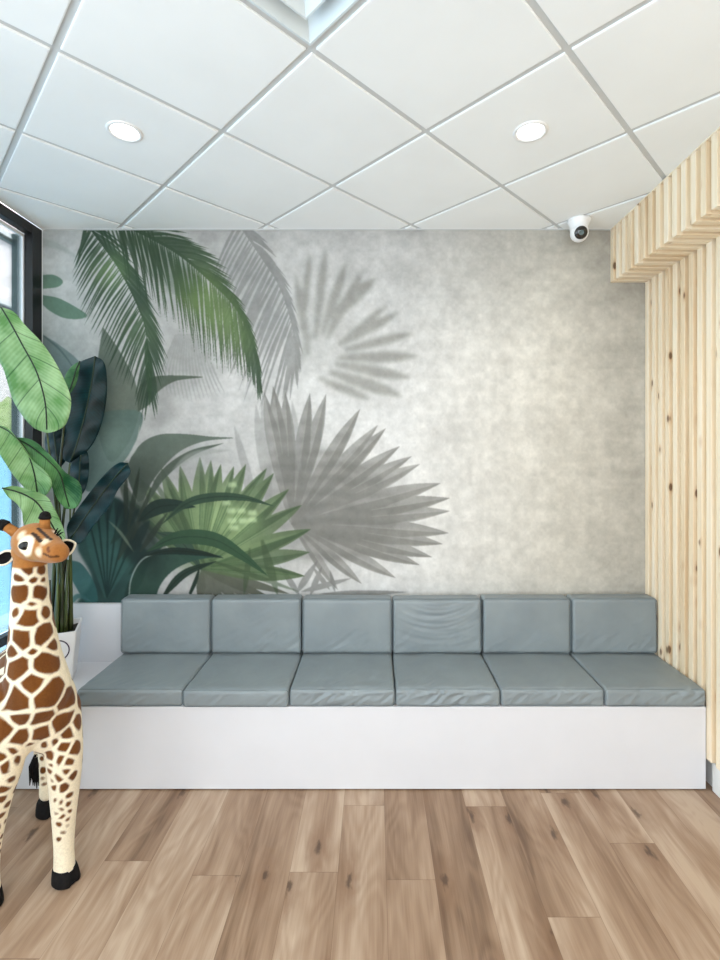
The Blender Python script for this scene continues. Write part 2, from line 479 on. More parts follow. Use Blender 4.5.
# wall angle round the edge of the ceiling
box(bm, XL, XR, YB-0.012, YB, ZC-0.003, ZC+rec)
GR = obj('ceiling_grid', bm, M['grid'], CE); GR['kind'] = 'structure'

# ------------------------------------------------------------------ window on the left
wx = XL
FI, FO = wx-0.003, wx-0.055                     # inner and outer face of the black frame
bm = bmesh.new()
box(bm, FO, FI, YB-0.085, YB-0.002, 0.0, ZC-0.002, 0.003)     # jamb by the mural
box(bm, FO, FI, -2.6, YB-0.085, ZC-0.062, ZC-0.002, 0.003)    # head
box(bm, FO, FI, -2.6, YB-0.085, 0.625, 0.675, 0.003)          # transom rail
box(bm, FO, FI, -2.6, YB-0.085, 0.0, 0.10, 0.003)             # sill rail
for y in (1.20, -0.7, -2.6):
    box(bm, FO, FI, y, y+0.055, 0.10, ZC-0.062, 0.003)
WF = struct('window_1', bm, M['black_metal'])
bm = bmesh.new()
for y0, y1 in ((1.255, YB-0.085), (-0.645, 1.20), (-2.545, -0.7)):
    box(bm, FO-0.012, FO-0.006, y0, y1, 0.675, ZC-0.062); box(bm, FO-0.012, FO-0.006, y0, y1, 0.10, 0.625)
o = obj('window_pane', bm, M['glass'], WF); o['kind'] = 'structure'
bm = bmesh.new()
box(bm, FO-0.075, FO-0.016, YB-0.088, YB-0.002, 0.0, ZC-0.06, 0.003)
box(bm, FO-0.075, FO-0.055, -2.6, YB-0.09, ZC-0.125, ZC-0.100, 0.003)
o = obj('outer_frame', bm, M['grey_metal'], WF); o['kind'] = 'structure'
bm = bmesh.new()
box(bm, FO-0.014, FO-0.001, YB-0.092, YB-0.004, 0.1, ZC-0.062)
box(bm, FO-0.014, FO-0.001, -2.6, YB-0.092, ZC-0.080, ZC-0.062)
o = obj('gasket', bm, M['gasket'], WF); o['kind'] = 'structure'

# outside
bm = bmesh.new(); box(bm, -22, XL-0.17, -8, 26, -0.30, -0.14)
o = struct('ground_outside', bm, M['pavement'])

# ------------------------------------------------------------------ slat cladding on the right
PITCH, SW, SD = 0.0705, 0.037, 0.030
bm_w = bmesh.new(); bm_f = bmesh.new(); bm_u = bmesh.new()
ZS = 2.743; SX = 1.45
y = YB - 0.004
k = 0
while y > -0.6:
    y0, y1 = y-SW, y
    zb = 0.43 if y > 2.49 else 0.16
    box(bm_w, SLX, SLX+SD, y0, y1, zb if y > 2.50 else 0.16, ZS+0.004, 0.0015)
    box(bm_f, SX, SX+SD, y0, y1, ZS, ZC-0.0075, 0.0015)
    box(bm_u, SX+SD+0.001, SLX+SD, y0, y1, ZS, ZS+SD, 0.0015)
    y -= PITCH; k += 1
yend = y + PITCH - SW
t = empty('slat_wall', (SLX+0.02, 1.3, 0.16), 'knotty pine upright slat cladding covering the right wall behind the bench end', 'wall cladding')
obj('slats', bm_w, M['pine_v'], t)
bm = bmesh.new(); box(bm, SLX+SD, XR-0.001, yend, YB-0.004, 0.16, ZS+0.004); obj('backing_board', bm, M['pine_v'], t)
t = empty('slat_bulkhead', (SX+0.1, 1.3, ZS), 'boxed pine slat bulkhead hanging under the ceiling at upper right', 'bulkhead')
obj('face_slats', bm_f, M['pine_v'], t)
obj('underside_slats', bm_u, M['pine_h'], t)
bm = bmesh.new(); box(bm, SX-0.001, SX+SD, yend, YB-0.004, ZC-0.007, ZC-0.001); obj('top_rail', bm, M['pine_v'], t)
bm = bmesh.new(); box(bm, SX+SD, XR-0.001, yend, YB-0.004, ZS+SD, ZC-0.002); obj('backing_board', bm, M['pine_v'], t)

# ------------------------------------------------------------------ the printed mural
def build_mural():
    X0, X1, Y0, Y1 = 38.0, 652.0, 224.0, 612.0      # drawing units of the print: 1 unit = 1/162.1 m on the wall
    S = 3.2
    Wd, Hd = int((X1-X0)*S)//2*2, int((Y1-Y0)*S)//2*2
    R = np.random.RandomState(5)
    def smooth_up(g, H, Wn):
        gh, gw = g.shape
        yy = np.linspace(0, gh-1, H); xx = np.linspace(0, gw-1, Wn)
        y0 = np.clip(yy.astype(int), 0, gh-2); x0 = np.clip(xx.astype(int), 0, gw-2)
        fy = yy-y0; fx = xx-x0; fy = (fy*fy*(3-2*fy))[:, None]; fx = (fx*fx*(3-2*fx))[None, :]
        a = g[y0][:, x0]; b = g[y0][:, x0+1]; c = g[y0+1][:, x0]; d = g[y0+1][:, x0+1]
        return (a*(1-fx)+b*fx)*(1-fy) + (c*(1-fx)+d*fx)*fy
    def fract(ny, nx, octs=4, per=0.55):
        out = np.zeros((Hd, Wd)); amp = 1.0; tot = 0
        for o in range(octs):
            out += amp*smooth_up(R.rand(max(2, int(ny*2**o)), max(2, int(nx*2**o))), Hd, Wd); tot += amp; amp *= per
        return out/tot - 0.5
    xs_c = [38, 100, 180, 290, 400, 480, 560, 610, 652]; ys_c = [224, 260, 330, 420, 520, 612]
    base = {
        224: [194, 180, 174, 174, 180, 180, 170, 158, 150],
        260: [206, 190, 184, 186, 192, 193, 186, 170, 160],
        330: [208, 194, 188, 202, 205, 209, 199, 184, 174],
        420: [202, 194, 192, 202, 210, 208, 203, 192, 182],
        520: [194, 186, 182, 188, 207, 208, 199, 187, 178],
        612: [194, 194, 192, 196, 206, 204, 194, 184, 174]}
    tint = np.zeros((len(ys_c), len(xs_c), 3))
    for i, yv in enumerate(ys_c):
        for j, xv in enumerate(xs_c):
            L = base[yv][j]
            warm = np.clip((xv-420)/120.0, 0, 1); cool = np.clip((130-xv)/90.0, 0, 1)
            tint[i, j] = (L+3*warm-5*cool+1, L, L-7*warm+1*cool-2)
    def interp(ch):
        a = np.array([np.interp(np.linspace(X0, X1, Wd), xs_c, ch[i]) for i in range(len(ys_c))])
        yy = np.linspace(Y0, Y1, Hd); k = np.clip(np.searchsorted(ys_c, yy)-1, 0, len(ys_c)-2)
        y0 = np.array(ys_c)[k]; y1 = np.array(ys_c)[k+1]; f = ((yy-y0)/(y1-y0))[:, None]; f = f*f*(3-2*f)
        return a[k]*(1-f) + a[k+1]*f
    CV = np.stack([interp(tint[:, :, c]) for c in range(3)], -1)
    cloud = fract(5, 8, 5, 0.62); streak = fract(3, 60, 3, 0.6); hband = fract(40, 4, 3, 0.6); blot = fract(16, 26, 4, 0.7)
    rough = fract(60, 95, 3, 0.7)
    CV += (cloud*24 + streak*3 + hband*3 + blot*9 + rough*8)[:, :, None]
    def gauss(a, s):
        s = s*S; r = int(3*s)+1; k = np.exp(-0.5*(np.arange(-r, r+1)/s)**2); k /= k.sum()
        p = np.pad(a, ((r, r), (0, 0)), mode='edge'); out = np.zeros_like(a)
        for i, wv in enumerate(k): out += wv*p[i:i+a.shape[0]]
        p = np.pad(out, ((0, 0), (r, r)), mode='edge'); out = np.zeros_like(a)
        for i, wv in enumerate(k): out += wv*p[:, i:i+a.shape[1]]
        return out
    def paint_poly(mask, pts, val=1.0):
        q = (np.array(pts, float) - (X0, Y0))*S
        x0 = max(0, int(q[:, 0].min())-1); x1 = min(Wd, int(q[:, 0].max())+2)
        y0 = max(0, int(q[:, 1].min())-1); y1 = min(Hd, int(q[:, 1].max())+2)
        if x1 <= x0 or y1 <= y0: return
        gx = np.arange(x0, x1)+0.5; ins = np.zeros((y1-y0, x1-x0), bool); gy = (np.arange(y0, y1)+0.5)[:, None]
        n = len(q)
        for i in range(n):
            ax, ay = q[i]; bx, by = q[(i+1) % n]
            if ay == by: continue
            cond = (ay > gy) != (by > gy)
            xi = (bx-ax)*(gy-ay)/(by-ay)+ax
            ins ^= cond & (gx[None, :] < xi)
        sub = mask[y0:y1, x0:x1]; sub[ins] = np.maximum(sub[ins], val)
    def bez(p, n=20):
        p = [np.array(q, float) for q in p]
        if len(p) == 2: return np.array([p[0]*(1-t)+p[1]*t for t in np.linspace(0, 1, n)])
        # catmull-rom through the points
        q = [2*p[0]-p[1]] + p + [2*p[-1]-p[-2]]; out = []
        m = len(p)-1
        for i in range(m):
            for t in np.linspace(0, 1, max(3, n//m), endpoint=(i == m-1)):
                a, b, c, d = q[i:i+4]
                out.append(0.5*((2*b)+(-a+c)*t+(2*a-5*b+4*c-d)*t*t+(-a+3*b-3*c+d)*t**3))
        return np.array(out)
    def blade(mask, pts, width, peak=0.4, val=1.0, n=24, base=0.0):
        c = bez(pts, n); m = len(c); t = np.linspace(0, 1, m)
        d = np.gradient(c, axis=0); d /= np.linalg.norm(d, axis=1)[:, None]+1e-9; nn = np.stack([-d[:, 1], d[:, 0]], 1)
        pr = np.where(t < peak, base+(1-base)*np.sin(t/peak*np.pi/2), np.cos((t-peak)/(1-peak)*np.pi/2)**0.9)*width/2
        paint_poly(mask, np.vstack([c+nn*pr[:, None], (c-nn*pr[:, None])[::-1]]), val)
    def new(): return np.zeros((Hd, Wd))
    YY, XX = np.mgrid[0:Hd, 0:Wd]; PX = XX/S+X0; PY = YY/S+Y0
    def lay(mask, col, alpha, blur=0.0, col2=None, f2=None, edge=0.0):
        m = gauss(mask, blur) if blur > 0 else mask
        c = np.array(col, float)[None, None, :]
        if col2 is not None:
            ff = np.clip(f2, 0, 1)[:, :, None]; c = c*(1-ff)+np.array(col2, float)*ff
        if edge:                                            # slightly darker rim
            rim = np.clip(mask-gauss(mask, 1.0)*1.0, 0, 1); c = c*(1-edge*rim[:, :, None])
        a = (m*alpha)[:, :, None]
        CV[:] = CV*(1-a)+c*a
    def spot(x, y, r): return np.exp(-((PX-x)**2+(PY-y)**2)/(2*r*r))
    def frond(mask, rach, left, right, n, wl, jit=0.06, seed=0, pk=0.35):
        """left/right: list of (t, dx, dy) leaflet vectors interpolated along the rachis"""
        r = np.random.RandomState(seed); c = bez(rach, 80); m = len(c)
        for side in (left, right):
            if not side: continue
            ts = [s[0] for s in side]
            for k in range(n):
                t = side[0][0] + (side[-1][0]-side[0][0])*(k+r.rand()*0.5)/n
                p = c[int(t*(m-1))]
                v = np.array([np.interp(t, ts, [s[1] for s in side]), np.interp(t, ts, [s[2] for s in side])])
                v = v*(1+jit*2*(r.rand()-0.5)); a = (r.rand()-0.5)*jit*1.5
                v = np.array([v[0]*math.cos(a)-v[1]*math.sin(a), v[0]*math.sin(a)+v[1]*math.cos(a)])
                bend = np.array([0, 0.06*np.linalg.norm(v)])
                blade(mask, [p, p+v*0.5-bend*0.5, p+v+bend], wl*(0.8+0.4*r.rand()), pk, 0.82+0.18*r.rand(), 8, 0.4)
        return mask
    # --- soft far shadow of a palm, upper middle
    m = new()
    for a, b, wd in [((309,355),(295,272),10),((302,330),(310,252),9),((315,340),(326,246),10),((322,335),(347,260),11),
                     ((326,340),(362,272),11),((330,318),(376,278),15),((338,345),(400,312),11),((340,343),(388,305),8),
                     ((345,350),(414,333),11),((338,358),(420,356),13),((335,364),(412,378),13),((330,372),(402,396),15),((318,378),(372,400),10)]:
        blade(m, [a, b], wd*0.85, 0.6, 1.0, 14, 0.35)
    blade(m, [(282,400),(305,350),(312,330)], 8, 0.5, 0.6)
    g = gauss(m, 1.9)
    lay(g, (138,137,131), 0.66)
    m = new(); paint_poly(m, [(298,300),(330,290),(372,330),(360,372),(318,385),(292,360)]); lay(m, (170,169,164), 0.28, 10)
    m = new()
    for k in range(7): blade(m, [(284+3*k, 398), (286+7*k, 330+8*k)], 4, 0.5)
    lay(m, (224,223,220), 0.35, 2.0)
    # --- grey palm frond, top middle
    m = new()
    frond(m, [(238,222),(263,258),(281,288),(293,328),(296,366)],
          [(0.0,-28,54),(0.25,-46,88),(0.5,-42,96),(0.75,-26,80),(0.97,-4,40)],
          [(0.0,28,18),(0.3,24,24),(0.6,12,34),(0.97,2,30)], 44, 2.9, 0.1, 3)
    blade(m, [(238,222),(263,258),(281,288),(293,328),(296,366)], 3, 0.2, 1, 60, 0.8)
    lay(m, (118,119,117), 0.60, 0.3)
    m = new(); paint_poly(m, [(232,224),(262,262),(282,290),(292,340),(268,352),(244,318),(222,262)]); lay(m, (146,147,145), 0.40, 5)
    # --- pale grey hanging leaflets below the green fronds
    m = new()
    for k in range(16):
        x = 168+k*2.9
        blade(m, [(176+k*1.6, 334), (x-6+k*0.6, 372), (x-4+k*1.2, 404-abs(k-7)*1.2)], 2.4, 0.4, 0.9, 10, 0.3)
    lay(m, (148,150,147), 0.6, 0.4)
    m = new(); paint_poly(m, [(172,330),(210,338),(220,366),(196,398),(172,392)]); lay(m, (170,171,168), 0.35, 5)
    # --- large grey fan palm
    m = new(); c0 = np.array([292.0, 522.0])
    tips = [(264,392),(273,386),(285,391),(310,393),(326,394),(360,409),(378,425),(386,428),(400,446),(412,456),(420,464),(441,483),
            (450,498),(450,511),(449,533),(443,544),(432,557),(420,565),(396,578),(362,584),(338,590)]
    md = new()
    def half_blade(mask, a, b, c, w0, side, val):
        cc = bez([a, b, c], 24); tt = np.linspace(0, 1, len(cc)); dd = np.gradient(cc, axis=0); dd /= np.linalg.norm(dd, axis=1)[:, None]+1e-9
        nn = np.stack([-dd[:, 1], dd[:, 0]], 1)*side
        pr = np.where(tt < 0.5, 0.3+0.7*tt/0.5, (1-(tt-0.5)/0.5)**0.8)*w0/2
        paint_poly(mask, np.vstack([cc, (cc+nn*pr[:, None])[::-1]]), val)
    for i, tp in enumerate(tips):
        tp = np.array(tp, float); v = tp-c0; L = np.linalg.norm(v)
        vv = 0.78+0.22*R.rand()
        blade(m, [c0, c0+v*0.6, tp], 0.118*L, 0.5, vv, 24, 0.3)
        half_blade(md, c0, c0+v*0.6, tp, 0.118*L, 1, vv)
    hub = new(); paint_poly(hub, [(262,470),(285,452),(318,445),(350,458),(378,474),(396,498),(398,524),(384,546),(356,560),(318,562),(285,560),(262,540)])
    band = 0.5+0.5*np.sin(PY*0.42+cloud*10)
    lay(gauss(hub, 3.0), (150,149,145), 0.55, 0, (124,123,119), band*0.8)
    lay(m, (140,139,134), 0.72, 0.3, (118,117,113), band*0.6)
    lay(md, (112,111,106), 0.42, 0.35)
    m = new()
    for i, tp in enumerate(tips):
        tp = np.array(tp, float); v = tp-c0
        blade(m, [c0+v*0.5, tp-v*0.06], 1.0, 0.4, 1, 10, 0.7)
    lay(m, (186,185,180), 0.22, 0.3)
    m = new()
    for a, b, wd in [((262,545),(238,432),10),((270,520),(262,398),10),((262,470),(256,404),8),((246,480),(234,424),5),((300,470),(292,400),8)]:
        blade(m, [a, b], wd, 0.5, 1, 14, 0.4)
    lay(m, (150,150,147), 0.5, 0.5)
    # fallen grey leaflets along the bottom
    m = new()
    for a, b, wd in [((296,594),(318,560),7),((310,596),(322,566),6),((330,590),(312,566),5),((300,592),(352,578),6),((318,594),(408,592),6),((300,596),(280,566),6),((335,592),(330,570),4)]:
        blade(m, [a, b], wd, 0.4, 1, 14)
    lay(m, (120,120,117), 0.65, 0.4)
    # --- brownish and grey leaflets low behind the green fan
    m = new()
    for b in [(200,604),(212,606),(226,606),(242,604),(258,602),(274,600),(290,594)]: blade(m, [(202,570), b], 9, 0.45, 0.8+0.2*R.rand(), 14, 0.2)
    lay(m, (84,88,74), 0.85, 0.4)
    m = new()
    for b in [(112,470),(122,452),(140,478),(128,500)]: blade(m, [(168,560), b], 9, 0.5, 1, 14, 0.2)
    lay(m, (116,120,106), 0.55, 0.7)
    # --- green fan palm
    m = new(); c0 = np.array([200.0, 568.0])
    tips = [(128,500),(140,478),(161,467),(180,465),(200,457),(211,460),(221,464),(234,466),(246,464),(267,468),(274,473),(289,489),(302,505),(311,529),(310,552),(305,576)]
    for i, tp in enumerate(tips):
        tp = np.array(tp, float); v = tp-c0; L = np.linalg.norm(v)
        blade(m, [c0, c0+v*0.55, tp], 0.155*L, 0.52, 0.85+0.15*R.rand(), 24, 0.1)
    lay(m, (88,106,76), 0.9, 0.3, (152,172,124), 0.85*spot(226,522,28)+0.35*spot(180,505,24))
    md = new(); mh = new()
    for i, tp in enumerate(tips):
        tp = np.array(tp, float); v = tp-c0; L = np.linalg.norm(v)
        half_blade(md, c0, c0+v*0.55, tp, 0.15*L, 1 if i % 3 else -1, 0.6+0.4*R.rand())
        if i % 2: half_blade(mh, c0, c0+v*0.5, c0+v*0.9, 0.10*L, -1, 0.7)
    lay(md, (62,82,58), 0.6, 0.4); lay(mh, (158,176,132), 0.35, 0.6)
    hub = new(); paint_poly(hub, [(158,520),(190,500),(235,503),(262,520),(266,545),(230,572),(180,572)])
    lay(hub, (104,126,88), 0.42, 5, (182,206,150), 1.0*spot(236,512,18)+0.5*spot(215,530,18))
    m = new()
    for i, tp in enumerate(tips):
        tp = np.array(tp, float); v = tp-c0; per = np.array([-v[1], v[0]])/np.linalg.norm(v)
        blade(m, [c0+v*0.1, tp-v*0.05], 1.2, 0.4, 1, 10, 0.7)
        blade(m, [c0+v*0.1+per*1, c0+v*0.8+per*3.2], 0.9, 0.4, 0.7, 10, 0.7)
    lay(m, (70,98,64), 0.5, 0.25)
    m = new()
    for x, y in [(231,511),(241,511),(252,513),(232,521),(243,521),(252,520),(226,503),(234,528),(232,485)]: paint_poly(m, [(x-4,y-2.5),(x+4,y-3),(x+5,y+2),(x-4,y+2.5)])
    lay(m, (205,222,180), 0.6, 1.0)
    m = new()
    for a, b, wd in [((206,566),(150,474),8),((204,562),(166,482),6),((262,540),(278,596),9),((250,548),(244,596),6),((210,560),(300,592),5)]: blade(m, [a, b], wd, 0.5, 1, 14, 0.3)
    lay(m, (70,88,62), 0.55, 0.5)
    m = new(); paint_poly(m, [(150,440),(200,442),(224,452),(210,470),(170,478),(140,500)]); lay(m, (150,152,150), 0.45, 7)
    m = new(); paint_poly(m, [(150,376),(172,380),(176,420),(150,432)]); lay(m, (150,151,148), 0.5, 5)
    # --- broad grey green leaves at the left
    m = new(); paint_poly(m, bez([(103,327),(114,342),(126,362),(136,384),(139,412),(130,440),(112,462),(100,440),(96,400),(98,360),(103,327)], 60))
    lay(m, (96,108,96), 0.85, 0.4, (130,140,126), spot(116,395,16)*0.5)
    m = new(); paint_poly(m, bez([(96,414),(118,410),(142,413),(138,436),(124,462),(104,482),(86,490),(84,450),(96,414)], 60))
    lay(m, (104,126,118), 0.85, 0.4, (140,160,150), spot(112,440,14)*0.6)
    m = new(); paint_poly(m, bez([(42,275),(54,275),(63,281),(58,287),(42,289)], 30)); lay(m, (108,138,120), 0.9, 0.3)
    m = new(); paint_poly(m, bez([(42,295),(58,298),(74,306),(87,315),(80,319),(64,318),(50,311),(42,304)], 40)); lay(m, (106,136,118), 0.9, 0.3)
    m = new(); paint_poly(m, bez([(42,334),(58,344),(78,360),(84,374),(66,392),(50,372),(42,356)], 40)); lay(m, (130,148,148), 0.85, 0.4)
    m = new(); blade(m, [(44,336),(62,352),(82,380)], 2, 0.4, 1, 14, 0.6); lay(m, (96,116,116), 0.6, 0.4)
    m = new(); paint_poly(m, bez([(42,238),(60,244),(78,258),(60,250),(42,246)], 30)); lay(m, (168,176,172), 0.6, 1.0)
    # g8: blade pointing right at the top of the bush
    m = new(); paint_poly(m, bez([(138,412),(138,392),(146,380),(164,375.5),(203,377),(176,381),(158,392),(150,404),(138,412)], 60))
    lay(m, (88,100,86), 0.9, 0.3)
    # g1: big grey green leaf
    m = new(); paint_poly(m, bez([(138,502),(128,478),(130,460),(142,443),(160,434.5),(185,434),(210,436.5),(234,438),(206,441),(184,449),(168,462),(152,482),(144,500)], 80))
    lay(m, (100,112,101), 0.92, 0.3, (78,90,80), spot(140,480,18))
    m = new(); blade(m, [(146,506),(162,476),(190,454),(224,443)], 8, 0.4); lay(m, (82,94,82), 0.9, 0.3)
    m = new(); blade(m, [(172,470),(196,454),(232,450)], 7, 0.4); lay(m, (160,163,158), 0.6, 0.8)
    m = new(); blade(m, [(120,480),(130,500),(146,520)], 10, 0.4); blade(m, [(132,470),(140,500),(150,524)], 8, 0.4); lay(m, (92,104,92), 0.7, 0.6)
    # dark mass low at the left
    m = new(); paint_poly(m, bez([(78,520),(96,500),(118,498),(132,516),(140,540),(150,560),(134,585),(122,606),(78,606),(92,580),(78,550)], 60))
    lay(m, (44,82,76), 0.9, 1.2, (24,48,48), spot(122,520,20)+spot(104,585,14)*0.7)
    m = new()
    for b in [(84,520),(92,508),(102,502),(114,500),(124,506),(134,518),(144,530)]: blade(m, [(106,598), b], 8, 0.6, 1, 16, 0.3)
    lay(m, (72,116,108), 0.5, 0.6)
    m = new()
    for b in [(88,514),(97,505),(108,501),(119,503),(130,512),(140,524)]: blade(m, [(107,598), b], 2, 0.6, 1, 16, 0.5)
    lay(m, (22,48,46), 0.7, 0.4)
    m = new(); paint_poly(m, bez([(70,560),(82,564),(94,582),(98,600),(92,606),(84,600),(72,580)], 40)); lay(m, (62,112,110), 0.85, 0.4)
    m = new(); blade(m, [(68,608),(78,596),(92,602)], 5, 0.4); lay(m, (80,126,126), 0.8, 0.5)
    m = new()
    for a, b, wd in [((122,560),(150,520),12),((128,575),(166,540),10),((124,600),(146,566),12),((110,545),(140,508),10)]: blade(m, [a, b], wd, 0.5)
    lay(m, (40,66,58), 0.8, 0.6)
    m = new(); paint_poly(m, bez([(120,500),(138,506),(152,526),(160,552),(140,566),(122,548),(120,500)], 40)); lay(m, (30,48,44), 0.75, 3.0)
    m = new()
    for a, b, wd in [((128,530),(140,466),5),((132,540),(152,486),5),((126,520),(126,470),5),((140,552),(168,512),6),((118,560),(136,520),6)]: blade(m, [a, b], wd, 0.45, 1, 16, 0.3)
    lay(m, (50,62,50), 0.75, 0.4)
    # arching dark blades
    def dark(pts, wd, col, pk=0.42, a=0.93, base=0.0, lite=None):
        m = new(); blade(m, pts, wd, pk, 1, 50, base); lay(m, col, a, 0.25)
        m2 = new(); blade(m2, pts, 1.2, 0.4, 1, 50, 0.5); lay(m2, lite or tuple(c*0.7 for c in col), 0.55, 0.3)
    dark([(138,522),(156,508),(176,505),(196,507)], 15, (36,56,48), 0.35)
    dark([(162,524),(186,504),(214,497),(245,498),(274,506)], 9, (54,78,60))
    dark([(156,532),(178,540),(190,552),(202,570)], 14, (62,84,70))
    dark([(146,552),(176,538),(212,539),(240,554),(268,576)], 15, (56,86,62))
    m = new(); paint_poly(m, bez([(131,606),(130,586),(138,566),(156,555),(180,552),(222,556),(196,560),(174,570),(160,586),(154,606)], 60)); lay(m, (54,84,72), 0.93, 0.3, (34,58,50), spot(150,560,14))
    m = new(); blade(m, [(129,606),(131,580),(142,560),(160,553),(182,551)], 1.5, 0.4, 1, 40, 0.8); lay(m, (196,204,198), 0.7, 0.3)
    dark([(144,556),(170,551),(200,553),(224,558)], 7, (30,48,40))
    dark([(160,600),(184,574),(217,561)], 8, (38,58,46))
    dark([(190,594),(196,580),(200,566)], 4, (40,58,46), base=0.7)
    m = new(); blade(m, [(134,552),(120,532),(108,520)], 3, 0.4); lay(m, (150,160,140), 0.6, 0.5)
    m = new(); blade(m, [(124,462),(136,448),(140,424)], 2.4, 0.4, 1, 20, 0.5); lay(m, (190,192,186), 0.7, 0.4)
    # --- green palm fronds at the top
    m = new()
    r2 = [(118,222),(152,238),(182,256),(212,282),(236,308),(252,342),(260,384)]
    frond(m, r2, [(0.0,10,60),(0.25,14,78),(0.45,8,84),(0.6,6,74),(0.8,4,50),(0.98,2,24)],
          [(0.0,46,-4),(0.25,50,8),(0.45,38,20),(0.6,26,30),(0.78,12,34),(0.98,3,22)], 82, 2.3, 0.08, 11)
    blade(m, r2, 3.2, 0.15, 1, 80, 0.9)
    lay(m, (56,76,56), 0.92, 0.2, (108,132,78), 0.95*spot(196,292,18)+0.8*spot(222,318,16)+0.5*spot(238,345,14))
    m = new(); paint_poly(m, [(118,224),(160,240),(190,262),(206,290),(190,300),(166,290),(146,268)]); lay(m, (66,86,64), 0.42, 5)
    m = new(); paint_poly(m, [(206,286),(236,312),(250,345),(236,344),(206,330),(186,306)]); lay(m, (110,132,88), 0.22, 5)
    m = new()
    for k in range(14):
        blade(m, [(98+k*4.0, 224), (108+k*4.6, 250+k*3.0)], 2.2, 0.4, 1, 10, 0.4)
    lay(m, (58,78,58), 0.75, 0.2)
    m = new()
    r1 = [(86,222),(104,246),(121,271),(139,308),(147,338),(150,404)]
    frond(m, r1, [(0.0,-6,32),(0.12,-24,36),(0.35,-34,50),(0.55,-32,55),(0.75,-24,54),(0.97,-4,34)],
          [(0.0,42,26),(0.3,38,36),(0.5,33,40),(0.7,23,44),(0.97,5,32)], 54, 2.2, 0.06, 21)
    blade(m, r1, 2.6, 0.15, 1, 80, 0.9)
    lay(m, (54,76,58), 0.92, 0.2, (108,136,88), 0.8*spot(110,272,13)+0.35*spot(138,330,16))
    m = new(); blade(m, [(146,338),(149,370),(150,408)], 7, 0.4); lay(m, (58,84,58), 0.85, 0.4)
    CV *= (1+hband*0.05+blot*0.07+rough*0.09+streak*0.03)[:, :, None]
    CV *= (1-0.09*np.clip((330-PX)/170, 0, 1)*np.clip((PY-230)/120, 0.35, 1))[:, :, None]  # print darkened towards the left to offset the window light
    CV[:] = 255*np.clip(CV/255, 0, 1)**1.14*1.045
    # --- reduce to one value per mesh point and convert to surface colour
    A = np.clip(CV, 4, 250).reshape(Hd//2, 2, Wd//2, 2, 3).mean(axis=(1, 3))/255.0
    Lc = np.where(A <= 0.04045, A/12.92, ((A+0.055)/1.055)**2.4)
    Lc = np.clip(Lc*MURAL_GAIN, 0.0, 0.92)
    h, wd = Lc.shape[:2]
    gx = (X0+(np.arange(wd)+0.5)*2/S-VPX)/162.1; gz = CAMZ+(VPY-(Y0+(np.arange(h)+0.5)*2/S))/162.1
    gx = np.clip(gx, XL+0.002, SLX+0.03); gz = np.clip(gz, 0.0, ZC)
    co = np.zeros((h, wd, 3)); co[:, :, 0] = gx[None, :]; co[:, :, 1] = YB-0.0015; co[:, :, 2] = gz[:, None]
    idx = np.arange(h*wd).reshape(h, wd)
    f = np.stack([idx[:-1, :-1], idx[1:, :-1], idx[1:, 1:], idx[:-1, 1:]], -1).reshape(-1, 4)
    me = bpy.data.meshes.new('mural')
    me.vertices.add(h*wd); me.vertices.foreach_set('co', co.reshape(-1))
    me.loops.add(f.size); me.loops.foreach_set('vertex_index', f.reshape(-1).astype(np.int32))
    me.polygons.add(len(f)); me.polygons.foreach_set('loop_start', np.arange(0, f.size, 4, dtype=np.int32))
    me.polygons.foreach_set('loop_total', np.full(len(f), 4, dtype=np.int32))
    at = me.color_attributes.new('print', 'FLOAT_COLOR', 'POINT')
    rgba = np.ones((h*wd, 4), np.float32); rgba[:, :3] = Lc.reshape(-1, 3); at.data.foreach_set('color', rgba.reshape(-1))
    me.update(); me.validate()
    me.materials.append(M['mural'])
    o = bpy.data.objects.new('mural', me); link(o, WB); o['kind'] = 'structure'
    o['label'] = 'green and grey palm leaf mural printed over a pale concrete look wall'
    return o
MURAL_GAIN = 0.91
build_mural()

# ------------------------------------------------------------------ ceiling fittings
for (x, y), lab in zip(DOWNLIGHTS, ('round recessed downlight in the ceiling tile above the giraffe and plant',
                                    'round recessed downlight in the ceiling tile nearer the wooden bulkhead')):
    t = empty('ceiling_downlight', (x, y, ZC), lab, 'ceiling light', 'recessed downlights')
    bm = bmesh.new(); lathe(bm, [(0.072, 0.0), (0.071, -0.004), (0.062, -0.006), (0.056, -0.003), (0.056, 0.012), (0.072, 0.012), (0.072, 0.0)], 48, Matrix.Translation((x, y, ZC)))
    obj('trim_ring', bm, M['white_plastic'], t, True)
    bm = bmesh.new(); lathe(bm, [(0, -0.001), (0.0555, -0.001), (0.0555, 0.010), (0, 0.010)], 48, Matrix.Translation((x, y, ZC)))
    obj('lamp_lens', bm, M['glow'], t)

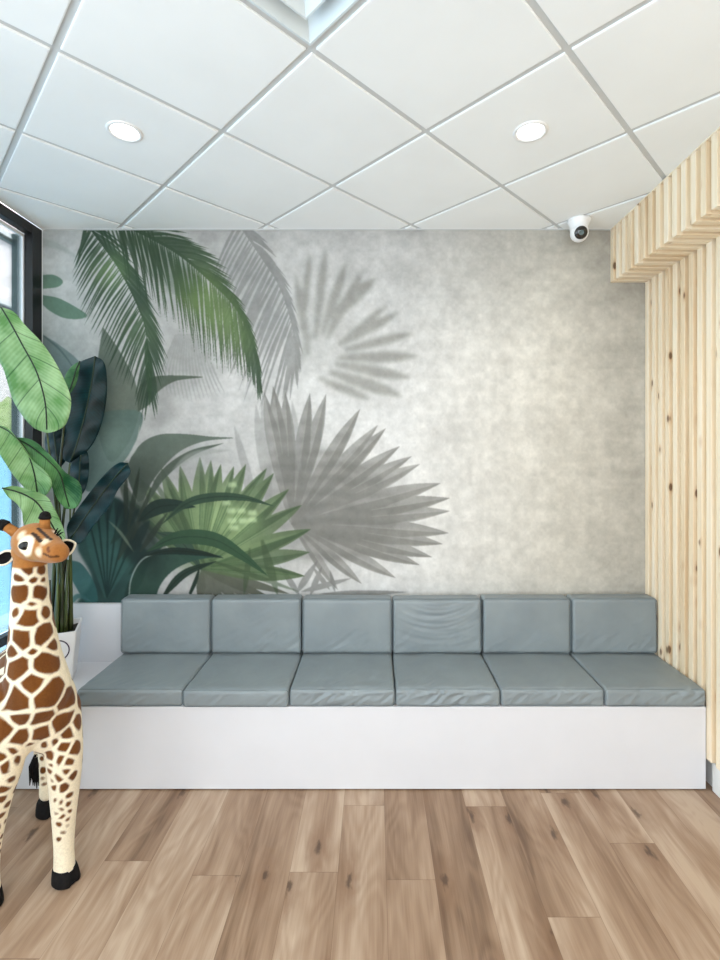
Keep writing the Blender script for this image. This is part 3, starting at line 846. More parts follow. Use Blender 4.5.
def diffuser():
    c = tile_corner(-1, -1)/2 + tile_corner(0, 0)/2
    t = empty('air_diffuser', (c.x, c.y, ZC), 'square white air diffuser with nested pyramid cones in the ceiling', 'air vent')
    def sq(bm, prof):
        rings = []
        for s, z in prof:
            h = s*math.sqrt(2)/2
            rings.append([bm.verts.new((c.x+dx*h, c.y+dy*h, ZC+z)) for dx, dy in ((0, -1), (1, 0), (0, 1), (-1, 0))])
        for a, b in zip(rings[:-1], rings[1:]):
            for k in range(4): bm.faces.new((a[k], a[(k+1) % 4], b[(k+1) % 4], b[k]))
        return rings
    bm = bmesh.new(); sq(bm, [(0.590, 0.010), (0.590, -0.002), (0.574, -0.002), (0.570, 0.002), (0.38, 0.10), (0.34, 0.20)]); obj('frame', bm, M['diffuser'], t)
    for s in (0.445, 0.27):
        bm = bmesh.new(); r = sq(bm, [(s, -0.004), (s-0.012, -0.004), (s-0.16, 0.075), (s-0.155, 0.079), (s, 0.0), (s, -0.004)]); obj('cone', bm, M['diffuser'], t)
    bm = bmesh.new(); r = sq(bm, [(0.10, 0.002), (0.09, 0.03), (0.02, 0.06)]); bm.faces.new(r[0]); obj('centre_plate', bm, M['diffuser'], t)
    bm = bmesh.new(); box(bm, c.x-0.01, c.x+0.01, c.y-0.2, c.y+0.2, ZC+0.19, ZC+0.2); box(bm, c.x-0.2, c.x+0.2, c.y-0.2, c.y+0.2, ZC+0.2, ZC+0.21); obj('duct_plate', bm, M['diffuser'], t)
diffuser()

def dome_camera():
    cx, cy = (579-VPX)*2.93/F_PX, 2.93
    t = empty('security_camera', (cx, cy, ZC), 'small white turret security camera with black lens under the ceiling', 'camera')
    T = Matrix.Translation((cx, cy, ZC))
    bm = bmesh.new(); lathe(bm, [(0, 0), (0.066, 0), (0.066, -0.012), (0.060, -0.022), (0.054, -0.034), (0.050, -0.065), (0, -0.065)], 40, T); obj('mount', bm, M['white_plastic'], t, True)
    bc = Vector((cx, cy-0.004, ZC-0.078)); f = Vector((-0.12, -0.80, -0.30)).normalized()
    rot = f.to_track_quat('Z', 'Y').to_matrix()
    bm = bmesh.new(); ellipsoid(bm, bc, 0.052, 0.052, 0.052, None, 32, 20); H = obj('housing', bm, M['white_plastic'], t, True)
    T2 = Matrix.Translation(bc) @ rot.to_4x4()
    bm = bmesh.new(); lathe(bm, [(0.036, 0.036), (0.036, 0.046), (0.030, 0.051), (0, 0.051)], 36, T2); obj('lens_face', bm, M['black_gloss'], t, True)
    bm = bmesh.new(); lathe(bm, [(0.014, 0.0505), (0.014, 0.055), (0.010, 0.056), (0.008, 0.053), (0, 0.052)], 24, T2); obj('lens', bm, M['grey_metal'], t, True)
dome_camera()

# ------------------------------------------------------------------ built-in bench
BY, BT = 2.492, 0.42
BX0, BX1 = XL+0.05, SLX-0.002
t = empty('built_in_bench', (0, 2.75, 0), 'long white built in bench box along the mural wall', 'bench')
bm = bmesh.new(); box(bm, BX0, BX1, BY, BY+0.018, 0.007, BT-0.02, 0.001); obj('front_panel', bm, M['laminate'], t)
bm = bmesh.new(); box(bm, BX0, BX1, BY-0.002, 3.03, BT-0.02, BT, 0.0015); obj('top_panel', bm, M['laminate'], t)
bm = bmesh.new(); box(bm, BX0, BX1, 3.031, YB-0.003, 0.0, 0.772, 0.0015); obj('back_panel', bm, M['laminate'], t)
bm = bmesh.new(); box(bm, BX0+0.01, BX1-0.01, BY+0.03, 3.02, 0.0, BT-0.02); obj('plinth', bm, M['laminate'], t)

# ------------------------------------------------------------------ cushions
def cushion_mesh(name, w, d, h, seed, rad=0.022, puff=0.012, wr=1.0, face='front', arcs=False, n=(72, 40, 14)):
    r = random.Random(seed)
    bm = bmesh.new(); verts = {}
    nx, ny, nz = n
    def key(i, j, k):
        if (i, j, k) not in verts:
            verts[(i, j, k)] = bm.verts.new((w*(i/nx-0.5), d*(j/ny-0.5), h*(k/nz)))
        return verts[(i, j, k)]
    for i in range(nx):
        for j in range(ny):
            for k in (0, nz): bm.faces.new((key(i, j, k), key(i+1, j, k), key(i+1, j+1, k), key(i, j+1, k)))
    for i in range(nx):
        for k in range(nz):
            for j in (0, ny): bm.faces.new((key(i, j, k), key(i+1, j, k), key(i+1, j, k+1), key(i, j, k+1)))
    for j in range(ny):
        for k in range(nz):
            for i in (0, nx): bm.faces.new((key(i, j, k), key(i, j+1, k), key(i, j+1, k+1), key(i, j, k+1)))
    folds = []
    for _ in range(7):
        folds.append((r.uniform(-w*0.42, w*0.42), r.uniform(0.5, 1.2)*r.choice((-1, 1)), r.uniform(0.010, 0.022), r.uniform(0.4, 1.0)))
    off = Vector((seed*3.1, seed*1.7, 0))
    for v in bm.verts:
        p = v.co.copy()
        u, vv, ww = 2*p.x/w, 2*p.y/d, 2*p.z/h-1
        q = Vector((max(-w/2+rad, min(w/2-rad, p.x)), max(-d/2+rad, min(d/2-rad, p.y)), max(rad, min(h-rad, p.z))))
        dv = p-q
        if dv.length > 1e-7:
            # spread the outer band evenly round the corner arc
            nr = dv.normalized(); q = q+nr*rad
        else:
            nr = Vector((0, 0, 0))
        p2 = q
        px_, py_, pz_ = max(0, 1-u*u), max(0, 1-vv*vv), max(0, 1-ww*ww)
        if abs(ww) > 0.999 and face == 'front': p2.z += (1 if ww > 0 else -0.0)*puff*(px_**0.5)*(py_**0.5)
        if abs(vv) > 0.999: p2.y += (1 if vv > 0 else -1)*puff*0.8*(px_**0.5)*(pz_**0.5)
        if abs(u) > 0.999: p2.x += (1 if u > 0 else -1)*0.0
        # wrinkles: soft slanting folds that fade away from the front edge
        g = mnoise.noise(Vector((p.x*8, p.y*8, p.z*8))+off)*0.0032
        def folds_at(a, b, fr):
            q1 = a*0.80+b*0.60; q2 = -a*0.60+b*0.80
            n1 = mnoise.noise(Vector((q2*fr, q1*fr*0.28, 3.3))+off)
            return (1-abs(n1)*2.2)
        wv = 0.0
        if face == 'front':
            axd = (p.y+d/2) if ww > 0.5 else 0.0
            env = math.exp(-axd/0.085)*(0.45+0.9*max(0, mnoise.noise(Vector((p.x*5, 1.7, 0))+off)+0.35))
            wv = folds_at(p.x, (p.z if ww < 0.5 else h+axd*0.8), 34)*env
        else:
            env = math.exp(-p.z/0.13)*(0.4+0.9*max(0, mnoise.noise(Vector((p.x*5, 1.7, 0))+off)+0.35))
            wv = folds_at(p.x, p.z, 30)*env
            if arcs:
                rr = math.hypot(p.x*0.85, p.z-h*1.55)
                n1 = mnoise.noise(Vector((rr*42, p.x*2.0, 5.0))+off)
                wv += 1.3*(1-abs(n1)*2.4)*math.exp(-((p.x-0.02)/0.20)**2)*max(0, 1-abs(p.z/h-0.55)*1.6)
        if vv < -0.9 or (face == 'front' and ww > 0.9):
            nn = Vector((0, -1, 0)) if vv < -0.9 else Vector((0, 0, 1))
            p2 += nn*(wv*0.0036*wr + g*min(wr, 1.0))
        v.co = p2
    bmesh.ops.remove_doubles(bm, verts=bm.verts[:], dist=1e-6)
    return bm

def piping_ring(w, d, h, rad, yface, zface):
    """welt running round the front face of a cushion"""
    pts = []
    def corner(cx, cz, a0):
        for k in range(5):
            a = math.radians(a0+k*22.5); pts.append((cx+rad*math.cos(a), yface, cz+rad*math.sin(a)))
    e = 0.0015
    corner(w/2-rad-e, rad+e, -90); corner(w/2-rad-e, h-rad-e, 0); corner(-w/2+rad+e, h-rad-e, 90); corner(-w/2+rad+e, rad+e, 180)
    pts.append(pts[0])
    return tube(bmesh.new(), pts, 0.0019, 6, cap=False)

EDGES = [-1.500, -0.966, -0.432, 0.102, 0.631, 1.155, 1.663]
where = ['at the left end beside the potted plant', 'second from the left end', 'third from the left end', 'third from the slatted wall',
         'second from the slatted wall', 'at the right end against the slatted wall']
seat_look = ['flat grey vinyl seat cushion', 'grey vinyl seat cushion overhanging the bench front', 'creased grey vinyl seat cushion',
             'creased grey vinyl seat cushion', 'smooth grey vinyl seat cushion', 'grey vinyl seat cushion']
back_look = ['smooth grey vinyl back cushion', 'grey vinyl back cushion', 'grey vinyl back cushion', 'wrinkled grey vinyl back cushion',
             'grey vinyl back cushion', 'grey vinyl back cushion']
SEAT_H = 0.086
for i in range(6):
    x0, x1 = EDGES[i]+0.002, EDGES[i+1]-0.002
    if i == 5: x1 = 1.6625
    wd = x1-x0; cx = (x0+x1)/2
    fwd = [0.0, -0.010, 0.0, 0.002, 0.002, -0.002][i]
    o = obj('seat_cushion', cushion_mesh('seat_cushion', wd, 0.525, SEAT_H, 11+i, 0.015, 0.006, [1.1, 1.3, 2.1, 2.1, 1.5, 1.8][i]), M['vinyl'], None, True)
    o.location = (cx, 2.497+0.525/2-0.004+fwd, BT+0.0005)
    tag(o, seat_look[i]+' '+where[i], 'seat cushion', 'grey seat cushions on the bench')
    p = obj('piping', piping_ring(wd, 0.525, SEAT_H, 0.015, -0.525/2+0.006, 0), M['vinyl_piping'], o, True, keep_world=False)
    bh, bd = 0.322, 0.108
    o = obj('back_cushion', cushion_mesh('back_cushion', wd-0.004, bd, bh+[0, 0, -0.002, -0.004, 0, 0.002][i], 31+i, 0.018, 0.008, [0.9, 1.2, 1.0, 1.3, 0.9, 1.5][i], 'back', i == 3, (72, 10, 40)), M['vinyl'], None, True)
    o.location = (cx, 2.915+bd/2, BT+SEAT_H+0.009); o.rotation_euler = (0, math.radians([0.2, -0.2, 0.2, -0.3, 0.3, -0.1][i]), 0)
    tag(o, back_look[i]+' '+where[i], 'back cushion', 'grey back cushions on the bench')
    p = obj('piping', piping_ring(wd-0.004, bd, bh, 0.018, -bd/2+0.004, 0), M['vinyl_piping'], o, True, keep_world=False)

# ------------------------------------------------------------------ potted plant
def resample(pts, n):
    p = np.array(pts, float)
    if len(p) > 2:                                       # catmull-rom first
        q = np.vstack([2*p[0]-p[1], p, 2*p[-1]-p[-2]]); out = []
        for i in range(len(p)-1):
            for t in np.linspace(0, 1, 12, endpoint=(i == len(p)-2)):
                a, b, c, d = q[i:i+4]
                out.append(0.5*((2*b)+(-a+c)*t+(2*a-5*b+4*c-d)*t*t+(-a+3*b-3*c+d)*t**3))
        p = np.array(out)
    s = np.r_[0, np.cumsum(np.linalg.norm(np.diff(p, axis=0), axis=1))]
    u = np.linspace(0, s[-1], n)
    return np.stack([np.interp(u, s, p[:, k]) for k in range(p.shape[1])], 1)

PLANT = Vector((-1.815, 2.80, BT))
def plant():
    t = empty('potted_plant', PLANT, 'tall broad leaved artificial plant in a white tapered pot on the bench', 'potted plant')
    th = math.radians(24); RT = Matrix.Translation(PLANT) @ Matrix.Rotation(th, 4, 'Z')
    bm = bmesh.new()
    prof = [(0.0, 0.0), (0.100, 0.0), (0.103, 0.003), (0.128, 0.285), (0.128, 0.290), (0.118, 0.290), (0.112, 0.255)]
    rings = []
    for h, z in prof:
        if h == 0: continue
        ring = []
        for qx, qy, a0 in ((1, -1, -90), (1, 1, 0), (-1, 1, 90), (-1, -1, 180)):
            for k in range(4):
                a = math.radians(a0+k*30); rr = 0.010
                ring.append(bm.verts.new(RT @ Vector((qx*(h-rr)+rr*math.cos(a), qy*(h-rr)+rr*math.sin(a), z+0.0005))))
        rings.append(ring)
    n = len(rings[0])
    for a, b in zip(rings[:-1], rings[1:]):
        for k in range(n): bm.faces.new((a[k], a[(k+1) % n], b[(k+1) % n], b[k]))
    bm.faces.new(rings[0][::-1])
    P = obj('pot', bm, M['pot'], t)
    bm = bmesh.new(); r = bmesh.ops.create_grid(bm, x_segments=16, y_segments=16, size=0.113)
    for v in r['verts']:
        v.co = RT @ Vector((v.co.x, v.co.y, 0.262+0.006*mnoise.noise(v.co*40)))
    obj('soil', bm, M['soil'], t)
    # printed ring and a line of small marks on the front face
    def face(u, v, e=0.0012):                              # u across, v up from the pot's base
        hh = 0.103 + 0.025*(v-0.003)/0.282
        return RT @ Vector((u, -hh-e, v))
    bm = bmesh.new(); nn = 64; R0, R1 = 0.054, 0.0605
    vs = [[bm.verts.new(face(0.035+r*math.cos(2*math.pi*k/nn), 0.195+r*math.sin(2*math.pi*k/nn), e)) for k in range(nn)] for r, e in ((R0, 0.0002), (R0, 0.0012), (R1, 0.0012), (R1, 0.0002))]
    for a, b in zip(vs[:-1], vs[1:]):
        for k in range(nn): bm.faces.new((a[k], a[(k+1) % nn], b[(k+1) % nn], b[k]))
    lg = obj('printed_ring', bm, M['ink'], P); lg['label'] = 'thin dark ring printed on the pot'
    bm = bmesh.new()
    for u in np.linspace(0.0, 0.07, 8):
        q = [face(u, 0.105), face(u+0.006, 0.105), face(u+0.006, 0.110), face(u, 0.110)]
        bm.faces.new([bm.verts.new(c) for c in q])
    obj('printed_marks', bm, M['pale_ink'], P)
    # leaves: outline left edge, midrib, right edge in drawing units at distances Y
    def leaf(name, L, Mi, Rr, Yd, mat, rib, fold=0.02, edgeY=(0.0, 0.0), nt=40, ns=7, wav=0.004, seed=0):
        a, c, b = resample(L, nt), resample(Mi, nt), resample(Rr, nt)
        yd = np.interp(np.linspace(0, 1, nt), np.linspace(0, 1, len(Yd)), Yd)
        bm = bmesh.new(); uvl = bm.loops.layers.uv.new('leaf'); grid = []
        for i in range(nt):
            tt = i/(nt-1); row = []
            env = math.sin(math.pi*min(max(tt, 0.02), 0.98))**0.6
            for k in range(2*ns+1):
                s = (k-ns)/ns
                px = c[i]*(1-abs(s)) + (a[i] if s < 0 else b[i])*abs(s)
                y = yd[i] + fold*(abs(s)**1.5)*env + (edgeY[0] if s < 0 else edgeY[1])*abs(s)*env
                y += wav*abs(s)*math.sin(tt*26+seed+s*1.3)
                v = bm.verts.new(W(px[0], px[1], y)); row.append((v, (0.5+0.5*s, tt)))
            grid.append(row)
        for i in range(nt-1):
            for k in range(2*ns):
                q = [grid[i][k], grid[i][k+1], grid[i+1][k+1], grid[i+1][k]]
                try: fc = bm.faces.new([x[0] for x in q])
                except ValueError: continue
                for lp, x in zip(fc.loops, q): lp[uvl].uv = x[1]
        o = obj(name, bm, mat, t, True)
        md = o.modifiers.new('thickness', 'SOLIDIFY'); md.thickness = 0.0012; md.offset = 0
        bm = bmesh.new(); tube(bm, [W(c[i][0], c[i][1], yd[i]-0.001) for i in range(0, nt, 2)], [0.0042*(1-0.75*(1-abs(0))*0) for i in range(0, nt, 2)], 6)
        obj('midrib', bm, rib, o, True)
        return W(c[-1][0], c[-1][1], yd[-1])
    bases = []
    # dark leaves behind
    bases.append(leaf('leaf', [(95,356),(80,362),(68,372),(62,400),(60,435),(63,458),(70,463)], [(95,356),(92,380),(86,410),(78,440),(70,463)],
         [(95,356),(104,362),(107,380),(106,402),(101,426),(90,448),(70,463)], [2.86, 2.88, 2.86, 2.84], M['leaf_dark'], M['midrib'], wav=0.010, fold=0.03, edgeY=(0.0, 0.02), seed=1))
    bases.append(leaf('leaf', [(82,446),(74,456),(70,470),(71,486),(76,500)], [(82,446),(80,462),(79,480),(76,500)], [(82,446),(88,454),(89,472),(85,490),(76,500)],
         [2.87, 2.88, 2.86], M['leaf_dark'], M['midrib'], wav=0.010, fold=0.02, seed=2))
    bases.append(leaf('leaf', [(52,420),(46,432),(45,448),(50,462),(58,470)], [(52,420),(54,436),(56,452),(58,470)], [(52,420),(62,430),(68,446),(66,460),(58,470)],
         [2.84, 2.86, 2.84], M['leaf_dark'], M['midrib'], wav=0.010, fold=0.02, seed=3))
    bases.append(leaf('leaf', [(80,361),(72,366),(65,376),(64,390),(66,400)], [(80,361),(76,370),(72,384),(66,400)], [(80,361),(79,370),(76,384),(66,400)],
         [2.83, 2.84, 2.82], M['leaf_mid'], M['midrib'], 0.01, seed=4))
    bases.append(leaf('leaf', [(128,463),(118,463),(104,475),(90,492),(76,511),(67,526),(68,540)], [(128,463),(116,476),(102,494),(86,516),(70,540)],
         [(128,463),(130,474),(118,490),(110,506),(96,523),(82,542),(70,546)], [2.80, 2.82, 2.80, 2.78], M['leaf_dark'], M['midrib'], wav=0.010, fold=-0.03, edgeY=(0.0, 0.03), seed=5))
    # mid and light green leaves in front
    bases.append(leaf('leaf', [(13,437),(22,448),(34,462),(48,480),(58,500),(66,509)], [(13,437),(30,446),(48,460),(60,474),(65,492),(70,509)],
         [(13,437),(32,440),(50,455),(65,472),(79,482),(82,496),(77,507),(70,509)], [2.66, 2.70, 2.74, 2.78], M['leaf_mid'], M['midrib'], -0.02, seed=6))
    bases.append(leaf('leaf', [(-6,424),(-8,440),(2,458),(14,476),(28,491),(38,497)], [(-6,424),(10,432),(26,450),(34,472),(38,497)],
         [(-6,424),(10,430),(28,456),(46,472),(52,484),(46,495),(38,497)], [2.56, 2.60, 2.66, 2.72], M['leaf_light'], M['midrib'], -0.02, seed=7))
    bases.append(leaf('leaf', [(2,488),(8,497),(16,503),(22,512),(24,524),(36,534),(58,546)], [(2,488),(18,492),(34,500),(44,512),(56,532),(62,546)],
         [(2,488),(14,486),(30,490),(46,496),(54,508),(64,530),(66,546)], [2.58, 2.62, 2.68, 2.76], M['leaf_light'], M['midrib'], -0.015, seed=8))
    bases.append(leaf('leaf', [(1,307),(-10,322),(-12,345),(2,366),(8,384),(13,400),(22,415),(34,428),(47,433)], [(1,307),(10,322),(22,344),(35,368),(42,388),(46,408),(47,433)],
         [(1,307),(14,312),(26,326),(43,344),(58,367),(69,391),(71,406),(66,424),(56,431),(47,433)], [2.56, 2.60, 2.66, 2.72], M['leaf_light'], M['midrib'], 0.02, (0.0, -0.02), seed=9))
    # stems from the soil to the leaf bases
    r = random.Random(3)
    for i, b in enumerate(bases):
        u, v = r.uniform(-0.05, 0.05), r.uniform(-0.05, 0.05)
        g = RT @ Vector((0.035+u, v, 0.258))
        mid = g.lerp(b, 0.55); mid.x = g.x*0.6+b.x*0.4; mid.y = g.y*0.6+b.y*0.4
        pts = [Vector(q) for q in resample([g, mid, b], 16)]
        bm = bmesh.new(); tube(bm, pts, [0.014*(1-0.7*k/15) for k in range(16)], 8)
        obj('stem', bm, M['stem'], t, True)
    for i, (u, v, tx, ty, tz) in enumerate([(0.06, -0.04, 68, 560, 2.78), (0.02, -0.05, 58, 560, 2.77), (0.075, 0.02, 71, 575, 2.82), (-0.02, -0.03, 50, 580, 2.78), (0.045, 0.0, 63, 545, 2.80)]):
        g = RT @ Vector((u, v, 0.258)); e = W(tx, ty, tz)
        bm = bmesh.new(); tube(bm, [Vector(q) for q in resample([g, g.lerp(e, 0.5), e], 8)], [0.020*(1-0.6*k/7) for k in range(8)], 8, flat=(Vector((0.5, 0.85, 0)).normalized(), 0.5))
        obj('stem', bm, M['stem'], t, True)
plant()

# ------------------------------------------------------------------ plush giraffe
def giraffe():
    FM = Vector((-1.322, 1.915, 0)); ax = Vector((-0.637, 0.77, 0)); la = Vector((0.77, 0.637, 0))
    t = empty('plush_giraffe', FM, 'large spotted plush giraffe standing on the floor before the bench', 'toy giraffe')
    bm = bmesh.new()
    def chain(pts, rads, n=20):
        p = resample([(*Vector(q), r) for q, r in zip(pts, rads)], 6*len(pts))
        tube(bm, [Vector(q[:3]) for q in p], [q[3] for q in p], n)
        for q in (p[0], p[-1]): ellipsoid(bm, q[:3], q[3]*0.995, q[3]*0.995, q[3]*0.995)
    def B(s, l, z): return FM + ax*s + la*l + Vector((0, 0, z))
    # trunk
    chain([B(0.02, 0, 0.70), B(0.16, 0, 0.70), B(0.32, 0, 0.71), B(0.46, 0, 0.70)], [0.140, 0.150, 0.148, 0.125])
    ellipsoid(bm, B(-0.01, 0.055, 0.69), 0.095, 0.098, 0.165); ellipsoid(bm, B(-0.01, -0.065, 0.69), 0.098, 0.098, 0.165)
    # neck
    chain([B(0.03, 0.0, 0.74), W(37, 690, 1.90), W(34, 655, 1.89), W(31.5, 615, 1.88), W(30, 578, 1.87), W(31, 552, 1.86)], [0.142, 0.118, 0.090, 0.069, 0.058, 0.053])
    # head: skull to muzzle
    chain([W(31, 541, 1.875), W(36, 542, 1.84), W(45, 547, 1.80), W(53, 551, 1.765), W(58, 552.5, 1.745)], [0.064, 0.070, 0.056, 0.044, 0.036])
    ellipsoid(bm, W(27, 551, 1.85), 0.05, 0.05, 0.045); ellipsoid(bm, W(40, 553, 1.80), 0.05, 0.045, 0.03)
    # legs
    chain([B(0.0, 0.085, 0.68), W(64, 752, 1.955), W(64.5, 785, 1.96), W(64, 820, 1.965), W(64, 850, 1.97), W(64.5, 874, 1.97)], [0.078, 0.066, 0.055, 0.042, 0.036, 0.040])
    chain([B(0.0, -0.095, 0.68), W(4, 760, 1.84), W(-4, 800, 1.845), W(-10, 840, 1.85), W(-12, 870, 1.855), W(-12, 893, 1.86)], [0.085, 0.068, 0.052, 0.040, 0.036, 0.040])
    RL = Vector((-1.548, 2.34, 0)); RRt = RL - la*0.215
    for R in (RL, RRt):
        sgn = 1 if R is RL else -1
        chain([B(0.44, 0.07*sgn, 0.66), R.lerp(B(0.44, 0.08*sgn, 0), 0.3)+Vector((0, 0, 0.48))-ax*0.02, R+Vector((0, 0, 0.34))+ax*0.025, R+Vector((0, 0, 0.2)), R+Vector((0, 0, 0.09))], [0.105, 0.070, 0.042, 0.031, 0.032])
    me = bpy.data.meshes.new('raw'); bm.to_mesh(me); bm.free()
    raw = bpy.data.objects.new('raw', me); link(raw)
    md = raw.modifiers.new('r', 'REMESH'); md.mode = 'VOXEL'; md.voxel_size = 0.0042; md.use_smooth_shade = True
    md = raw.modifiers.new('s', 'SMOOTH'); md.factor = 0.5; md.iterations = 14
    dg = bpy.context.evaluated_depsgraph_get(); dg.update()
    body_me = bpy.data.meshes.new_from_object(raw.evaluated_get(dg)); body_me.name = 'body'
    bpy.data.objects.remove(raw)
    nv = len(body_me.vertices); V = np.zeros(nv*3); body_me.vertices.foreach_get('co', V); V = V.reshape(-1, 3)
    Nn = np.zeros(nv*3); body_me.vertices.foreach_get('normal', Nn); Nn = Nn.reshape(-1, 3)
    # coat: seeds of the brown patches
    cam0 = np.array([0, 0, CAMZ]); view = V-cam0; facing = (view*Nn).sum(1) < 0
    PXv = VPX + V[:, 0]/V[:, 1]*F_PX; PYv = VPY - (V[:, 2]-CAMZ)/V[:, 1]*F_PX
    seeds, rad = [], []
    def add(px, py, r, ymax=9.0):
        d = (PXv-px)**2+(PYv-py)**2 + np.where(facing & (V[:, 1] < ymax), 0, 1e6); k = d.argmin()
        d2 = np.where(d < d[k]+4, V[:, 1], 99); k = d2.argmin()
        seeds.append(V[k]); rad.append(r)
    for px, py, r in [(28.6,571,.026),(20.6,579,.022),(35.5,580,.016),(43,571,.018),(44.5,581,.014),
                      (23,595,.040),(40,592,.034),(33.7,605,.014),(30,617,.045),(46,612,.022),(15,612,.018),
                      (25,637,.046),(42,635,.046),(34,650,.013),(10,652,.03),(53.5,646,.028),
                      (18,667,.05),(48,662,.05),(34,683,.05),(17,699,.06),(49,694,.06),(69,700,.045),(2,690,.05),
                      (65,722,.045),(70,733,.03),(19,720,.042),(44,718,.042),(21,739,.042),(41,735,.042),(31,745,.012),(3,729,.05),(78,722,.03),
                      (49,757,.024),(60,759,.024),(66,747,.024),(77,748,.026),(70,763,.018),(67,773,.015),(59,780,.020),(65,788,.018),(54,789,.014),(74,777,.017),
                      (47,745,.013),(56,743,.014),(13,752,.022),(3,757,.022),(8,767,.024),(17,762,.018),(5,790,.024),(2,800,.022),(12,782,.016),(9,806,.014),
                      (55,802,.010),(62,803,.011),(69.5,804,.011),(62,811,.010),(63.5,818,.015),(68,821,.010),(60,825,.010),(64.7,832,.012),(60,840,.009),(68,828,.009),(57,815,.009),(71,812,.009),(72,795,.012),
                      (4,815,.012),(7,822,.010),(1,828,.012),(4,836,.010),(1,845,.010),(6,850,.008)]:
        add(px, py, r, 2.15)
    for px, py, r in [(43,769,.014),(48,772,.012),(41,779,.012),(45,783,.012),(51,781,.011),(49,765,.012)]: add(px, py, r)
    R = np.random.RandomState(4); order = R.permutation(nv)
    sd = [s for s in seeds]
    hidden = ~facing | (V[:, 1] > 2.05) | (PXv < -3)
    for k in order[:9000]:
        if not hidden[k]: continue
        z = V[k, 2]
        if z < 0.22 or z > 1.26: continue
        md_ = 0.088 if z > 0.58 and z < 1.0 else (0.07 if z >= 1.0 else (0.045 if z > 0.42 else 0.033))
        A = np.array(sd); 
        if ((A-V[k])**2).sum(1).min() < md_*md_: continue
        sd.append(V[k]); rad.append({0.088: .055, 0.07: .042, 0.045: .020, 0.033: .011}[md_])
    A = np.array(sd); RA = np.array(rad)
    jit = np.array([[mnoise.noise(Vector(v)*22+Vector((i*7.3, 0, 0))) for i in range(3)] for v in V])*0.006
    D = np.zeros((nv, 2)); val = np.zeros(nv)
    for s in range(0, nv, 8000):
        q = V[s:s+8000]+jit[s:s+8000]
        d = np.sqrt(((q[:, None, :]-A[None])**2).sum(2))
        p = d - RA[None]*0.75
        o2 = np.argsort(p, 1)[:, :2]; rr = np.arange(len(q))
        d1, d2 = p[rr, o2[:, 0]], p[rr, o2[:, 1]]
        val[s:s+8000] = np.minimum((d2-d1)/2-0.0065, RA[o2[:, 0]]*1.15-d[rr, o2[:, 0]])
    brown = np.clip(val/0.0028*0.5+0.5, 0, 1)
    shade = np.array([mnoise.noise(Vector(v)*9) for v in V])*0.5+0.5
    c_cream = np.array(lin(234, 222, 196)[:3]); c_br1 = np.array(lin(86, 48, 19)[:3]); c_br2 = np.array(lin(118, 72, 29)[:3])
    br = c_br1*(1-shade[:, None])+c_br2*shade[:, None]
    col = c_cream*(1-brown[:, None])+br*brown[:, None]
    # head colours
    def near(p, r, soft): return np.clip((r-np.linalg.norm(V-np.array(p), axis=1))/soft+0.5, 0, 1)[:, None]
    def mixin(c, f): 
        nonlocal col
        col = col*(1-f)+np.array(lin(*c)[:3])*f
    def front_hit(px, py, ymax=2.0):
        d = (PXv-px)**2+(PYv-py)**2 + np.where(facing & (V[:, 1] < ymax), 0, 1e6); k = np.where(d < d.min()+3, V[:, 1], 99).argmin(); return V[k], Nn[k]
    headm = np.clip((V[:, 2]-1.272)/0.006, 0, 1)[:, None]*np.clip((2.1-V[:, 1])/0.01, 0, 1)[:, None]
    mixin((160, 106, 54), headm)
    eye1, en1 = front_hit(24, 545); eye2 = None
    hf = (np.array(W(58, 552.5, 1.745))-np.array(W(31, 541, 1.875))); hf /= np.linalg.norm(hf)      # forward
    up = np.array([-0.12, 0.0, 1.0]); up -= hf*up.dot(hf); up /= np.linalg.norm(up)
    sd_ = np.cross(hf, up); sd_ /= np.linalg.norm(sd_)                                               # towards the far side or near side
    hc = np.array(W(35, 543, 1.84))
    if (eye1-hc).dot(sd_) < 0: sd_ = -sd_
    rel = eye1-hc; e2 = hc + rel - 2*rel.dot(sd_)*sd_
    low = front_hit(30, 560)[0]
    mixin((150, 112, 62), near(low, 0.036, 0.03)*headm*0.8)
    for e in (eye1, e2): mixin((238, 226, 202), near(e, 0.037, 0.014)*headm)
    for q in ((20, 534), (37, 553), (45, 540)): mixin((234, 220, 190), near(front_hit(*q)[0], 0.016, 0.016)*headm*0.75)
    mixin((138, 84, 40), near(front_hit(52, 548)[0], 0.030, 0.03)*headm*0.5)
    def stroke(px0, py0, px1, py1, wd, c):
        pp = [front_hit(px0+(px1-px0)*k/30, py0+(py1-py0)*k/30)[0] for k in range(31)]
        d = np.min([np.linalg.norm(V-q, axis=1) for q in pp], 0)
        mixin(c, np.clip((wd-d)/0.003+0.5, 0, 1)[:, None]*headm)
    stroke(33.5, 532, 40, 540, 0.0058, (44, 27, 18)); stroke(38.5, 527, 51, 538, 0.0064, (44, 27, 18))
    stroke(42, 554, 50, 558, 0.0036, (74, 42, 22)); stroke(50, 558, 60, 557, 0.0036, (74, 42, 22)); stroke(47, 546.5, 47.5, 550.5, 0.0045, (104, 58, 30))
    rgba = np.ones((nv, 4), np.float32); rgba[:, :3] = np.clip(col, 0, 1)
    at = body_me.color_attributes.new('coat', 'FLOAT_COLOR', 'POINT'); at.data.foreach_set('color', rgba.reshape(-1))
    body_me.materials.clear(); body_me.materials.append(M['fur'])
    for p in body_me.polygons: p.use_smooth = True
    bo = bpy.data.objects.new('body', body_me); link(bo, t); bo.matrix_parent_inverse = Matrix.Translation(FM).inverted()
    # eyes
    for e in (eye1, e2):
        n = (Vector(e)-Vector(hc)).normalized()
        b2 = bmesh.new(); rot = n.to_track_quat('Z', 'Y').to_matrix()
        ellipsoid(b2, Vector(e)-n*0.002, 0.0225, 0.0155, 0.0095, rot)
        obj('eye', b2, M['eye'], t, True)
